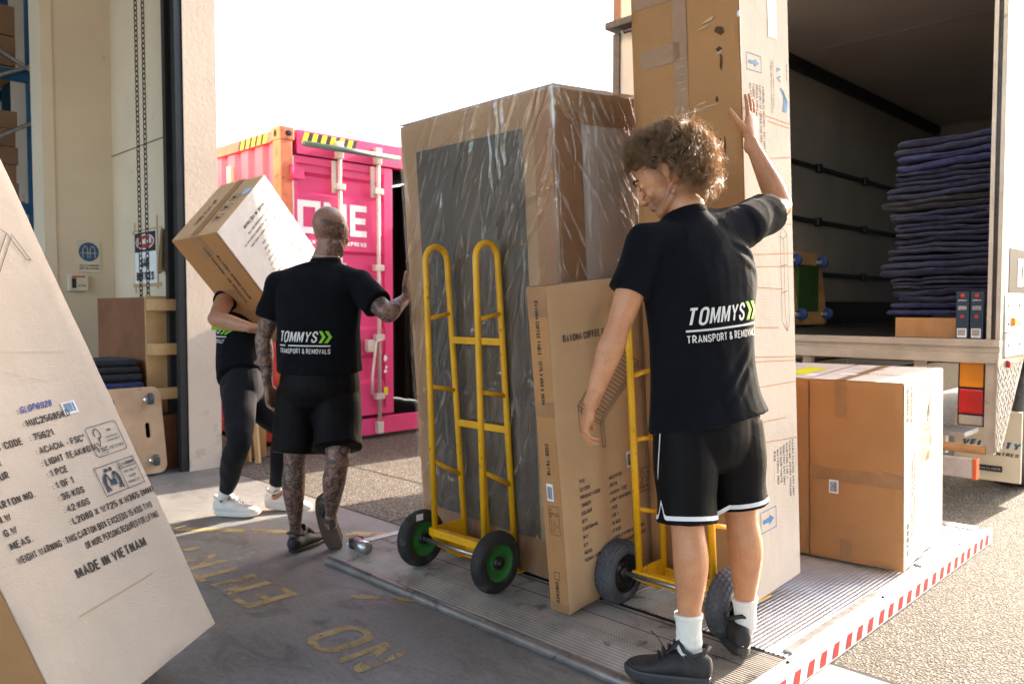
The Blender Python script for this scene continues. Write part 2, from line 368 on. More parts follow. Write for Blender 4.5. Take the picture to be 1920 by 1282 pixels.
M['sign_blue']=simple('sign_blue',(.03,.10,.22),.5,var=.1)
M['cream']=simple('cream',(.70,.62,.48),.5,var=.06)
M['amber']=None
def fabric(name,col,fold=.5,sc=3.2,rough=.9,sheen=.15,weave=600,spec=.2):
    m,nt,p,o=newmat(name); v=tc(nt)
    nt.links.new(ramp(nt,nz(nt,v,9,5),[(.3,tuple(c*.8 for c in col)),(.7,tuple(c*1.2 for c in col))]),p.inputs['Base Color'])
    p.inputs['Roughness'].default_value=rough; p.inputs['Sheen Weight'].default_value=sheen; p.inputs['Sheen Roughness'].default_value=.45; p.inputs['Specular IOR Level'].default_value=spec
    hh=mth(nt,'ADD',mth(nt,'MULTIPLY',nz(nt,v,sc*3,4,.5,.8),fold),mth(nt,'MULTIPLY',nz(nt,v,weave,2),.03))
    bump(nt,p,hh,.6,.02); return m
M['shirt']=fabric('shirt',(.0048,.0055,.008),.5,sheen=.03,spec=.12)
M['shorts']=fabric('shorts',(.0048,.0042,.0045),.35,rough=.6,sheen=.0,spec=.12)
M['trousers']=fabric('trousers',(.012,.012,.015),.35,sheen=.08)
def quilt(name,col):
    m,nt,p,o=newmat(name); v=tc(nt)
    nt.links.new(ramp(nt,nz(nt,v,22,5,.6),[(.3,tuple(c*.55 for c in col)),(.72,tuple(c*1.5 for c in col))]),p.inputs['Base Color'])
    p.inputs['Roughness'].default_value=.95;p.inputs['Sheen Weight'].default_value=.06
    w=nt.nodes.new('ShaderNodeTexWave'); w.bands_direction='DIAGONAL'; w.inputs['Scale'].default_value=5; w.inputs['Distortion'].default_value=1.5; nt.links.new(v,w.inputs['Vector'])
    bump(nt,p,mth(nt,'ADD',w.outputs['Fac'],mth(nt,'MULTIPLY',nz(nt,v,90,4),.6)),.7,.008); return m
M['navy']=quilt('navy',(.020,.024,.058)); M['navy_dark']=quilt('navy_dark',(.02,.02,.028)); M['navy_light']=quilt('navy_light',(.026,.032,.10))
def lens(name,col):
    m,nt,p,o=newmat(name); v=tc(nt)
    p.inputs['Base Color'].default_value=col+(1,); p.inputs['Roughness'].default_value=.12; p.inputs['Coat Weight'].default_value=.5
    w=nt.nodes.new('ShaderNodeTexWave'); w.bands_direction='X'; w.inputs['Scale'].default_value=40; nt.links.new(v,w.inputs['Vector']); bump(nt,p,w.outputs['Fac'],.5,.003)
    return m
M['amber']=lens('amber',(.85,.30,.01)); M['red_lens']=lens('red_lens',(.55,.008,.008)); M['clear_lens']=lens('clear_lens',(.45,.42,.36))
def skin(name,col,tat=None):
    m,nt,p,o=newmat(name); v=tc(nt)
    c=ramp(nt,nz(nt,v,16,6,.65),[(.3,(col[0]*.80,col[1]*.66,col[2]*.62)),(.7,(col[0]*1.05,col[1]*1.04,col[2]*1.02))])
    c=mixc(nt,.25,c,ramp(nt,nz(nt,v,160,3),[(.35,(col[0]*.7,col[1]*.55,col[2]*.5)),(.65,col)]))
    at=nt.nodes.new('ShaderNodeAttribute'); at.attribute_name='stubble'
    c=mixc(nt,mth(nt,'MULTIPLY',at.outputs['Fac'],mth(nt,'ADD',mth(nt,'MULTIPLY',nz(nt,v,600,2),.7),.05)),c,(.06,.035,.022))
    if tat:
        a2=nt.nodes.new('ShaderNodeAttribute'); a2.attribute_name='tattoo'
        n1=ramp(nt,nz(nt,v,17,7,.62,2.6),[(.47,(0,0,0)),(.51,(1,1,1))]); n2=ramp(nt,nz(nt,v,42,5,.6,3.4),[(.52,(0,0,0)),(.56,(.7,.7,.7))])
        k=mth(nt,'MULTIPLY',a2.outputs['Fac'],mth(nt,'MAXIMUM',n1,n2))
        c=mixc(nt,mth(nt,'MULTIPLY',k,tat),c,(.035,.037,.04))
    nt.links.new(c,p.inputs['Base Color'])
    p.inputs['Roughness'].default_value=.46; p.inputs['Subsurface Weight'].default_value=.12; p.inputs['Subsurface Radius'].default_value=(.9,.35,.2); p.inputs['Subsurface Scale'].default_value=.01
    bump(nt,p,mth(nt,'ADD',nz(nt,v,220,4),mth(nt,'MULTIPLY',nz(nt,v,26,4),1.2)),.28,.002)
    return m
M['skin_fair']=skin('skin_fair',(.63,.31,.155)); M['skin_tattoo']=skin('skin_tattoo',(.37,.21,.145),.86); M['skin_tan']=skin('skin_tan',(.50,.26,.15))
def hairmat():
    m,nt,p,o=newmat('hair'); v=tc(nt)
    c=ramp(nt,nz(nt,v,55,3),[(.3,(.10,.062,.036)),(.7,(.40,.27,.15))])
    nt.links.new(c,p.inputs['Base Color']); p.inputs['Roughness'].default_value=.28; p.inputs['Specular IOR Level'].default_value=1.0
    tr=nt.nodes.new('ShaderNodeBsdfTranslucent'); tr.inputs[0].default_value=(.85,.60,.33,1)
    mx=nt.nodes.new('ShaderNodeMixShader'); mx.inputs[0].default_value=.42
    nt.links.new(p.outputs[0],mx.inputs[1]);nt.links.new(tr.outputs[0],mx.inputs[2]);nt.links.new(mx.outputs[0],o.inputs[0]); return m
M['hair']=hairmat()
def plastic():
    m,nt,p,o=newmat('stretch_film'); nt.nodes.remove(p); v=tc(nt)
    t=nt.nodes.new('ShaderNodeBsdfTransparent'); t.inputs[0].default_value=(.95,.92,.88,1)
    g=nt.nodes.new('ShaderNodeBsdfGlossy'); g.inputs['Roughness'].default_value=.13; g.inputs[0].default_value=(1,1,1,1)
    d=nt.nodes.new('ShaderNodeBsdfDiffuse'); d.inputs[0].default_value=(.86,.77,.66,1)
    tl=nt.nodes.new('ShaderNodeBsdfTranslucent'); tl.inputs[0].default_value=(.9,.88,.85,1)
    a=nt.nodes.new('ShaderNodeMixShader'); a.inputs[0].default_value=.5; nt.links.new(d.outputs[0],a.inputs[1]);nt.links.new(tl.outputs[0],a.inputs[2])
    m1=nt.nodes.new('ShaderNodeMixShader'); m1.inputs[0].default_value=.13; nt.links.new(t.outputs[0],m1.inputs[1]);nt.links.new(a.outputs[0],m1.inputs[2])
    fr=nt.nodes.new('ShaderNodeFresnel'); fr.inputs[0].default_value=1.6
    m2=nt.nodes.new('ShaderNodeMixShader'); nt.links.new(mth(nt,'ADD',mth(nt,'MULTIPLY',fr.outputs[0],.9),.05),m2.inputs[0])
    nt.links.new(m1.outputs[0],m2.inputs[1]);nt.links.new(g.outputs[0],m2.inputs[2]);nt.links.new(m2.outputs[0],o.inputs[0])
    b=nt.nodes.new('ShaderNodeBump'); b.inputs['Strength'].default_value=.35; b.inputs['Distance'].default_value=.004
    nt.links.new(mth(nt,'ADD',nz(nt,v,26,4,.6,1.5),mth(nt,'MULTIPLY',nz(nt,v,150,2),.25)),b.inputs['Height'])
    for q in (g,d): nt.links.new(b.outputs[0],q.inputs['Normal'])
    return m
M['foam']=simple('foam',(.86,.86,.90),.5,var=.05,vscale=6,bs=.3,bscale=30)
M['rail_red']=simple('rail_red',(.62,.10,.07),.5,var=.15,vscale=4,dirt=((.5,.2,.08),9,.6))
M['film']=plastic()
M['film_fold']=simple('film_fold',(.62,.50,.40),.16,var=.15,vscale=30,spec=.9,bs=.3,bscale=60)
M['film_fold'].node_tree.nodes['Principled BSDF'].inputs['Alpha'].default_value=.26
M['film_fold_side']=simple('film_fold_side',(.80,.78,.78),.14,var=.1,vscale=30,spec=.9,bs=.3,bscale=60)
M['film_fold_side'].node_tree.nodes['Principled BSDF'].inputs['Alpha'].default_value=.22
def concrete():
    m,nt,p,o=newmat('slab_concrete'); v=tc(nt)
    c=ramp(nt,nz(nt,v,.9,8,.65,.4),[(.3,(.135,.13,.122)),(.7,(.28,.27,.25))])
    c=mixc(nt,.35,c,ramp(nt,nz(nt,v,60,5,.7),[(.3,(.09,.09,.088)),(.7,(.31,.305,.295))]))
    c=mixc(nt,mth(nt,'MULTIPLY',ramp(nt,nz(nt,tc(nt,(1,2.6,1),(0,0,.6)),2.5,8,.75,1.2),[(.5,(0,0,0)),(.66,(1,1,1))]),.55),c,(.075,.073,.07))
    c=mixc(nt,mth(nt,'MULTIPLY',ramp(nt,nz(nt,v,5,7,.7,1.5),[(.62,(0,0,0)),(.67,(1,1,1))]),.45),c,(.34,.335,.32))
    nt.links.new(c,p.inputs['Base Color'])
    nt.links.new(ramp(nt,nz(nt,v,1.7,6,.6),[(.3,(.42,.42,.42)),(.7,(.72,.72,.72))]),p.inputs['Roughness'])
    vo=nt.nodes.new('ShaderNodeTexVoronoi'); vo.feature='DISTANCE_TO_EDGE'; vo.inputs['Scale'].default_value=.45; nt.links.new(mixv(nt,v),vo.inputs['Vector'])
    bump(nt,p,mth(nt,'ADD',nz(nt,v,90,5,.7),mth(nt,'MULTIPLY',ramp(nt,vo.outputs['Distance'],[(0,(0,0,0)),(.004,(1,1,1))]),1.)),.25,.004); return m
def mixv(nt,v):
    n=nt.nodes.new('ShaderNodeTexNoise'); n.inputs['Scale'].default_value=3; nt.links.new(v,n.inputs['Vector'])
    m=nt.nodes.new('ShaderNodeMix'); m.data_type='RGBA'; m.inputs[0].default_value=.12; nt.links.new(v,m.inputs[6]); nt.links.new(n.outputs['Color'],m.inputs[7]); return m.outputs[2]
M['concrete']=concrete()
def aggregate():
    m,nt,p,o=newmat('exposed_aggregate'); v=tc(nt)
    vo=nt.nodes.new('ShaderNodeTexVoronoi'); vo.inputs['Scale'].default_value=92; vo.inputs['Randomness'].default_value=1; nt.links.new(v,vo.inputs['Vector'])
    st=ramp(nt,vo.outputs['Color'],[(.28,(.08,.066,.052)),(.42,(.20,.16,.12)),(.56,(.33,.275,.21)),(.72,(.58,.52,.44))])
    gr=ramp(nt,vo.outputs['Distance'],[(.25,(1,1,1)),(.62,(0,0,0))])
    c=mixc(nt,gr,(.07,.057,.045),st)
    c=mixc(nt,.16,c,ramp(nt,nz(nt,v,1.2,7,.7),[(.3,(.09,.075,.06)),(.7,(.24,.205,.165))]))
    nt.links.new(c,p.inputs['Base Color']); p.inputs['Roughness'].default_value=.85
    bump(nt,p,mth(nt,'ADD',gr,mth(nt,'MULTIPLY',nz(nt,v,240,3),.3)),1.0,.014); return m
M['aggregate']=aggregate()
def paintline():
    m,nt,p,o=newmat('floor_paint'); v=tc(nt)
    p.inputs['Base Color'].default_value=(.52,.34,.12,1)
    nt.links.new(ramp(nt,nz(nt,v,8,5),[(.3,(.40,.28,.12)),(.7,(.56,.42,.21))]),p.inputs['Base Color']); p.inputs['Roughness'].default_value=.7
    n=ramp(nt,mth(nt,'ADD',mth(nt,'MULTIPLY',nz(nt,v,9,8,.75),.75),mth(nt,'MULTIPLY',nz(nt,v,110,3),.25)),[(.445,(0,0,0)),(.475,(1,1,1))])
    nt.links.new(mth(nt,'MULTIPLY',n,.9),p.inputs['Alpha']); bump(nt,p,nz(nt,v,120,4),.3,.003); return m
M['floor_paint']=paintline()
def stripes(name,ca,cb,scale,rot):
    m,nt,p,o=newmat(name); v=tc(nt,(1,1,1),rot)
    w=nt.nodes.new('ShaderNodeTexWave'); w.bands_direction='X'; w.inputs['Scale'].default_value=scale; nt.links.new(v,w.inputs['Vector'])
    nt.links.new(ramp(nt,w.outputs['Fac'],[(.49,ca),(.51,cb)]),p.inputs['Base Color']); p.inputs['Roughness'].default_value=.5; return m
M['hazard']=stripes('hazard',(.85,.62,.03),(.02,.02,.02),2.9,(0,R_(40),R_(90)))
M['hazard_side']=stripes('hazard_side',(.85,.62,.03),(.02,.02,.02),2.9,(0,R_(-40),0))
# ================= SETTING =================
gm=MB(); gm.grid(lambda a,b:V(-400+800*a,-400+800*b,0),8,8,False); struct(gm.build('ground',M['aggregate']))
gm=MB(); gm.add([(-22,-14,.004),(8,-14,.004),(8,2.82,.004),(-22,2.82,.004)],[(0,1,2,3)]); struct(gm.build('warehouse_floor',M['concrete']))
gm=MB(); gm.add([(-22,2.822,.002),(8,2.822,.002),(8,2.845,.002),(-22,2.845,.002)],[(0,1,2,3)])
gm.add([(-3.9,2.85,.002),(-3.88,2.85,.002),(-3.88,5.6,.002),(-3.9,5.6,.002)],[(0,1,2,3)]); gm.add([(-8.2,3.62,.002),(-3.9,3.62,.002),(-3.9,3.635,.002),(-8.2,3.635,.002)],[(0,1,2,3)])
struct(gm.build('expansion_joint',M['dark_void']))
gm=MB(); 
put_text(gm,'N',(-2.335,1.81,.0060),(-1,0,0),(0,-1,0),.26,width=.145,t=.14); put_text(gm,'O',(-2.53,1.81,.0060),(-1,0,0),(0,-1,0),.25,width=.20,t=.14); put_text(gm,'ENTRY',(-3.18,1.82,.0060),(-1,0,0),(0,-1,0),.25,width=1.10,t=.15)
struct(gm.build('floor_lettering',M['floor_paint']))
gm=MB()
d=V(.768,.64,0); n=V(-.64,.768,0)
for a,b,w in ((V(-5.6,1.05,.006),V(-3.60,2.72,.006),.075),(V(-2.99,1.97,.006),V(-2.62,2.24,.006),.045)):
    gm.add([a-n*w/2,b-n*w/2,b+n*w/2,a+n*w/2],[(0,1,2,3)])
struct(gm.build('floor_marking',M['floor_paint']))
# ---------- warehouse walls ----------
w=thing('warehouse_wall','cream painted warehouse wall beside the open roller door, with pilaster','wall',(-7,2.7,0))
mb=MB(); mb.b2((-8.1,2.62,0),(-6.2,2.86,6.4)); mb.build('wall_panel',M['wall_paint'],w)
mb=MB(); mb.b2((-8.10,2.14,0),(-7.83,2.619,6.4)); mb.b2((-8.12,2.04,0),(-7.81,2.139,6.4),.006); mb.build('pilaster',M['wall_paint'],w)
mb=MB(); mb.b2((-7.83,2.616,2.675),(-6.46,2.6185,2.683)); mb.build('panel_joint',M['ink_grey'],w)
mb=MB(); mb.b2((-6.198,2.60,0),(-6.188,2.862,6.4)); mb.build('door_reveal',M['wall_out'],w)
mb=MB(); mb.b2((-20,2.62,0),(-8.12,2.86,6.4)); mb.b2((-13.2,-14,0),(-13,2.6,6.4)); mb.build('side_wall',M['wall_out'],w)
mb=MB(); mb.b2((-22,-7,6.402),(9,2.86,6.55)); mb.b2((7.8,-7,0),(8,2.59,6.4)); mb.build('unseen_roof',M['wall_out'],w)  # unseen roof, added to block overhead sky light; left open behind the camera
mb=MB(); mb.b2((-6.18,2.60,5.2),(3.0,2.86,6.4)); mb.b2((3.0,2.60,0),(8,2.86,6.4)); mb.build('door_header',M['wall_paint'],w)
g=thing('roller_door_guide','dark steel roller door guide channel on the edge of the cream wall','door guide',(-6.33,2.58,0))
mb=MB(); mb.b2((-6.46,2.545,0),(-6.40,2.612,6.2)); mb.b2((-6.27,2.545,0),(-6.21,2.612,6.2)); mb.build('channel',M['black_plastic'],g)
mb=MB(); mb.b2((-6.395,2.585,0),(-6.275,2.61,6.2)); mb.build('slot',M['steel_dark'],g)
mb=MB(); mb.b2((-6.475,2.59,0),(-6.463,2.615,6.2)); mb.build('edge_strip',M['cream'],g)
# chain (two hanging strands)
def chain(x,y,z0,z1):
    mb=MB(); z=z0; i=0
    while z<z1:
        a=i%2; U=V(math.cos(.5+a*1.57),math.sin(.5+a*1.57),0); pts=[]
        for k in range(10):
            t=2*math.pi*k/10; pts.append(V(x,y,z)+U*.0135*math.cos(t)+UP*.027*math.sin(t))
        mb.tube(pts,.0042,5,close=True); z+=.0395; i+=1
    return mb
c=thing('hoist_chain','pair of hanging steel chain strands in front of the cream wall','chain',(-6.62,2.44,.65))
chain(-6.64,2.42,.66,4.2).build('chain_strand',M['steel_dark'],c); chain(-6.60,2.46,.68,4.2).build('chain_strand',M['steel_dark'],c)
mb=MB(); mb.tube([V(-6.64,2.42,.66)+V(.02,.02,-.02)*1,V(-6.62,2.44,.625),V(-6.60,2.46,.67)],.0045,6); mb.build('bottom_link',M['steel_dark'],c)
# blue cylinder sign on the pilaster
s=thing('safety_sign','square white sign with blue disc showing gas cylinders, above the control box','sign',(-7.80,2.40,1.75))
mb=MB(); mb.b2((-7.829,2.30,1.61),(-7.82,2.50,1.90),.003); mb.build('sign_plate',M['cream'],s)
O=(-7.8185,2.30,1.61);U=V(0,1,0)
mb=MB(); fill2(mb,O,U,UP,[(.10+.085*math.cos(t*.1963),.185+.085*math.sin(t*.1963)) for t in range(32)]); mb.build('blue_disc',M['sign_blue'],s)
mb=MB(); O2=(-7.817,2.30,1.61)
for q in (.07,.13):
    poly2(mb,O2,U,UP,[(q-.02,.13),(q-.02,.205),(q-.008,.235),(q+.008,.235),(q+.02,.205),(q+.02,.13)],.005)
poly2(mb,O2,U,UP,[(.03,.175),(.17,.175)],.005); mb.build('cylinder_symbol',M['cream'],s)
mb=MB(); put_text(mb,'ALL CYLINDERS',O2,U,UP,.016,width=.16); 
mb=MB(); put_text(mb,'ALL CYLINDERS',V(O2)+V(0,.02,.055),U,UP,.016,width=.16); put_text(mb,'MUST BE CHAINED',V(O2)+V(0,.02,.028),U,UP,.016,width=.16); mb.build('sign_text',M['ink'],s)
s=thing('control_box','small cream wall control box with red lettering strip and dark window','control box',(-7.80,2.29,1.51))
mb=MB(); mb.b2((-7.829,2.212,1.44),(-7.77,2.378,1.585),.012); mb.build('casing',M['cream'],s)
mb=MB(); mb.b2((-7.772,2.24,1.465),(-7.767,2.275,1.555)); mb.build('window',M['black_plastic'],s)
mb=MB(); mb.b2((-7.772,2.24,1.563),(-7.767,2.35,1.575)); mb.build('red_strip',M['ink_red'],s)
mb=MB(); put_text(mb,'UP STOP',(-7.7685,2.29,1.48),V(0,1,0),UP,.014,width=.06); mb.build('sign_text',M['ink'],s)
# danger sign
s=thing('danger_sign','taped DANGER GAS BOTTLES sign, red oval on black over white, behind the chain','sign',(-7.05,2.60,1.7))
mb=MB(); mb.b2((-7.29,2.610,1.50),(-6.81,2.618,1.945)); mb.build('sign_plate',M['label_white'],s)
O=V(-7.29,2.6085,1.50);U=V(1,0,0)
mb=MB(); quad(mb,O,U,UP,.008,.27,.472,.437); mb.build('black_panel',M['ink'],s)
O=V(-7.29,2.607,1.50)
mb=MB(); fill2(mb,O,U,UP,[(.24+.205*math.cos(t*.1963),.355+.066*math.sin(t*.1963)) for t in range(32)]); mb.build('white_oval',M['label_white'],s)
O=V(-7.29,2.6055,1.50)
mb=MB(); fill2(mb,O,U,UP,[(.24+.19*math.cos(t*.1963),.355+.055*math.sin(t*.1963)) for t in range(32)]); mb.build('red_oval',M['ink_red'],s)
mb=MB(); put_text(mb,'DANGER',V(-7.05,2.604,1.83),U,UP,.055,align='c',width=.30,bold=.03); mb.build('sign_text',M['label_white'],s)
mb=MB(); put_text(mb,'GAS',V(-7.05,2.604,1.635),U,UP,.085,align='c',width=.18,bold=.02); put_text(mb,'BOTTLES',V(-7.05,2.604,1.525),U,UP,.075,align='c',width=.38,bold=.02); mb.build('sign_text',M['ink'],s)
mb=MB()
for a,b in (((-7.36,2.6165,1.93),(-6.70,2.6172,1.965)),((-7.36,2.6165,1.47),(-6.72,2.6172,1.505)),((-7.315,2.6158,1.42),(-7.28,2.6164,2.03)),((-6.82,2.6158,1.45),(-6.785,2.6164,2.06))): mb.b2(a,b)
mb.build('masking_tape',M['card_tan'],s)
s=thing('curled_notice','white paper notice curling off the wall right of the danger sign','notice',(-6.62,2.58,1.75))
mb=MB(); mb.grid(lambda a,b:V(-6.74+.22*a,2.612-.10*a*a*(1-b*.3)-.002,1.60+.36*b-.04*a),10,6); mb.grid(lambda a,b:V(-6.74+.22*a,2.608-.10*a*a*(1-b*.3)-.002,1.60+.36*b-.04*a),10,6); mb.build('paper',M['cream'],s)
mb=MB(); mb.add([(-6.68,2.599,1.66),(-6.62,2.585,1.655),(-6.62,2.585,1.70),(-6.68,2.599,1.705)],[(0,1,2,3)]); mb.build('notice_print',M['ink_blue'],s)
# shelf unit
s=thing('wooden_shelf_unit','upright dark timber shelf unit with pale pine shelf ends against the wall','shelf',(-6.9,2.5,.45))
mb=MB(); mb.b2((-7.62,2.40,.45),(-6.52,2.42,1.375),.003); mb.build('side_panel',M['wood_dark'],s)
mb=MB(); mb.b2((-6.52,2.40,.45),(-6.50,2.60,1.385)); mb.b2((-7.62,2.58,.45),(-6.52,2.60,1.375)); mb.build('back_panel',M['wood_pine'],s)
for z in (1.30,.95,.60):
    mb=MB(); mb.b2((-6.499,2.405,z-.03),(-6.36,2.60,z+.06),.004); mb.build('shelf_board',M['wood_pine'],s)
mb=MB(); mb.b2((-7.6,2.43,0),(-6.4,2.6,.44)); mb.build('plinth',M['wood_dark'],s)
# crate under the blankets, folded blankets, plywood dolly
s=thing('dark_trolley','low dark trolley carrying folded blankets behind the plywood dolly','trolley',(-6.9,2.1,0))
mb=MB(); mb.b2((-7.3,1.85,.08),(-6.5,2.36,.66),.02); mb.build('trolley_body',M['black_plastic'],s)
for x in (-7.2,-6.6):
    for y in (1.92,2.28):
        mb=MB(); mb.disc((x,y,.045),(0,1,0),[(-.015,.02),(-.015,.042),(.015,.042),(.015,.02)],16); mb.build('wheel',M['rubber'],s)
def folded(x0,x1,y0,y1,z,th,layers,seed,foldside=-1,amp=.012,skew=0):
    """serpentine folded blanket lying flat; folds show at x0 and x1, extruded along y"""
    rnd=random.Random(seed); t=th/layers; path=[]
    ends=[(x0+rnd.uniform(-.01,.03),x1-rnd.uniform(0,.03)) for _ in range(layers)]
    for k in range(layers):
        zc=z+t*(k+.5); a,b=ends[k]
        xs=[a+(b-a)*i/14 for i in range(15)]
        if k%2: xs=xs[::-1]
        for x in xs: path.append((x,zc))
        if k<layers-1:
            xe=xs[-1]; sg=1 if k%2==0 else -1
            for q in (.25,.5,.75):
                path.append((xe+sg*t*.5*math.sin(math.pi*q),zc+t*(.5-.5*math.cos(math.pi*q))))
    pts=[V(p[0],0,p[1]) for p in path]; hw=t*.40
    ny=8; mb=MB(); rings=[]
    sd=seed*7.3
    prof=[]
    for i,p in enumerate(pts):
        tt=(pts[min(i+1,len(pts)-1)]-pts[max(i-1,0)]).normalized(); nn=V(-tt.z,0,tt.x); prof.append((p+nn*hw,p-nn*hw))
    loop=[a for a,b in prof]; e0=pts[-1]+(pts[-1]-pts[-2]).normalized()*hw; loop.append(e0); loop+= [b for a,b in prof[::-1]]; loop.append(pts[0]+(pts[0]-pts[1]).normalized()*hw)
    n=len(loop); vs=[];fs=[]
    for j in range(ny+1):
        y=y0+(y1-y0)*j/ny; edge=.55 if j in(0,ny) else (.9 if j in (1,ny-1) else 1)
        if j==1: y=y0+.012
        if j==ny-1: y=y1-.012
        for i,q in enumerate(loop):
            k2=i if i<len(prof) else (len(loop)-2-i)
            k2=max(0,min(len(prof)-1,k2)); c0=pts[k2]
            w_=noise.noise(V(q.x*3.1+sd,y*3,k2*.05+sd))*amp; w2=noise.noise(V(q.x*11+sd,y*7,sd))*amp*.4
            o=c0+(q-c0)*edge
            vs.append(V(o.x+noise.noise(V(sd,y*4,q.z*20))*amp*.9,y+noise.noise(V(q.x*4,sd,q.z*30))*amp*1.2*(1 if j<2 else 0),o.z+w_+w2+skew*(o.x-x0)))
    for j in range(ny):
        for i in range(n): fs.append((j*n+i,j*n+(i+1)%n,(j+1)*n+(i+1)%n,(j+1)*n+i))
    fs.append(tuple(range(n))); fs.append(tuple(ny*n+i for i in range(n))[::-1])
    mb.add(vs,fs,True); return mb
bl=['bottom bright blue folded blanket under the dark ones by the shelf unit','second folded dark blanket up from the blue one by the shelf unit','third dark folded blanket by the shelf unit, one below the top','top dark folded blanket of the small pile by the shelf unit']
for i in range(4):
    mb=folded(-7.15+.05*(i%2),-6.42-.03*i,1.85+.02*i,2.34,.665+.058*i,.055,2,90+i)
    o=mb.build('folded_blanket',M['navy_light'] if i==0 else M['navy_dark'],origin=(-6.8,2.1,.665+.058*i),recalc=True); tag(o,bl[i],'blanket','blankets piled by the shelf unit')
def casters(mb_dark,mb_steel,c,nrm,u,r=.045):
    c=V(c);nrm=V(nrm);u=V(u)
    mb_steel.disc(c,nrm,[(0,.035),(.01,.035),(.012,.02),(.02,.02)],18)
    for s_ in(-1,1): mb_steel.box(c+nrm*.035+u*.022*s_,(.004,.035,.05),Matrix((u,u.cross(nrm),nrm)).transposed())
    mb_dark.disc(c+nrm*.055,u,[(-.016,.012),(-.016,r*.85),(-.012,r),(.012,r),(.016,r*.85),(.016,.012)],20)
def rboard(mb,Mx,O,w,h,t,holes,r=.07):
    """board w x h in local XY with rounded corners and slot holes (as dark recess outline cut by real gaps)"""
    bm=bmesh.new(); pts=[]
    for cx,cy,a0 in ((w-r,h-r,0),(r,h-r,90),(r,r,180),(w-r,r,270)):
        for k in range(7): a=R_(a0+15*k); pts.append((cx+r*math.cos(a),cy+r*math.sin(a)))
    edges=[]; 
    def loop(ps):
        vs=[bm.verts.new((p[0],p[1],0)) for p in ps]
        for i in range(len(vs)): edges.append(bm.edges.new((vs[i],vs[(i+1)%len(vs)])))
    loop(pts)
    for (hx,hy,hw,hh) in holes:
        q=min(hw,hh)/2; ps=[]
        if hw>hh:
            for k in range(7): a=R_(-90+30*k); ps.append((hx+hw/2-q+q*math.cos(a),hy+q*math.sin(a)))
            for k in range(7): a=R_(90+30*k); ps.append((hx-hw/2+q+q*math.cos(a),hy+q*math.sin(a)))
        else:
            for k in range(7): a=R_(0+30*k); ps.append((hx+q*math.cos(a),hy+hh/2-q+q*math.sin(a)))
            for k in range(7): a=R_(180+30*k); ps.append((hx+q*math.cos(a),hy-hh/2+q+q*math.sin(a)))
        loop(ps)
    res=bmesh.ops.triangle_fill(bm,use_beauty=True,edges=edges,use_dissolve=False)
    fc=[f for f in res['geom'] if isinstance(f,bmesh.types.BMFace)]
    bmesh.ops.solidify(bm,geom=bm.faces[:],thickness=t); bmesh.ops.recalc_face_normals(bm,faces=bm.faces[:]); bm.verts.index_update()
    mb.add([Vector(O)+Mx@v.co for v in bm.verts],[[v.index for v in f.verts] for f in bm.faces]); bm.free()
def dolly(name,label,O,U,Vv,w,h,mat,wheelmat,wr=.045,group=None):
    O=V(O);U=V(U).normalized();Vv=V(Vv).normalized();N=U.cross(Vv)
    s=thing(name,label,'dolly',O,group); Mx=Matrix((U,Vv,N)).transposed()
    mb=MB(); rboard(mb,Mx,O,w,h,.018,[(w*.30,h*.86,.13,.035),(w*.86,h*.5,.035,.12)]); mb.build('deck',mat,s)
    for a in (.10,w-.10):
        for b in (.10,h-.10):
            d_=MB();st=MB(); casters(d_,st,O+U*a+Vv*b+N*.019,N,U,wr); w_=st.build('caster',M['chrome'],s); LOC[w_.name]=LOC[s.name]; d_.build('wheel',wheelmat,w_) 
    return s
# (plywood dolly leans towards -X, casters face +X)
s=dolly('plywood_dolly','plywood furniture dolly leaning on its edge, casters outward, by the roller door guide',(-6.235,1.58,.02),(0,1,0),(-.2,0,1),.86,.67,M['plywood'],M['rubber_grey'])
mb=MB(); Vd=V(-.2,0,1).normalized(); Nd=V(0,1,0).cross(Vd)
put_text(mb,'building up',V(-6.235,2.05,.02)+Nd*.021+Vd*.58,-Vd,V(0,1,0),.045,width=.42); mb.build('marker_writing',M['ink_grey'],s)
mb=MB(); put_text(mb,'R',V(-6.235,1.97,.02)+Nd*.021+Vd*.35,-Vd,V(0,1,0),.05,bold=.02); mb.build('red_writing',M['ink_red'],s)
# pallet racking and its cartons
s=thing('pallet_rack','blue and galvanised pallet rack standing in the dark store at left','rack',(-9.3,1.2,0))
for (x,y) in ((-9.2,2.32),(-9.2,1.3),(-10.2,2.32),(-10.2,1.3),(-9.2,-1.2)):
    mb=MB(); mb.b2((x-.04,y-.04,0),(x+.04,y+.04,5.2)); mb.build('upright',M['blue_rack'],s)
for z in (2.30,3.62,4.6):
    for x in (-9.2,-10.2):
        mb=MB(); mb.b2((x-.03,-1.2,z-.07),(x+.03,2.28,z+.04)); mb.build('beam',M['blue_rack'],s)
for a,b in (((-9.12,1.3,2.6),(-9.12,2.4,1.7)),((-9.12,2.4,3.2),(-9.12,1.3,2.55)),((-9.12,1.3,3.2),(-9.12,2.4,3.75)),((-9.12,1.3,4.2),(-9.12,2.4,3.6)),((-9.12,1.3,1.3),(-9.12,2.4,2.1))):
    mb=MB(); mb.tube([a,b],.022,6); mb.build('brace',M['steel'],s)
mb=MB(); mb.b2((-10.2,-1.1,2.345),(-9.25,2.25,2.365)); mb.b2((-10.2,-1.1,3.665),(-9.25,2.25,3.69)); mb.build('shelf_deck',M['wood_tray'],s)
rk=['lowest','second from bottom','third from bottom','fourth from bottom','topmost']
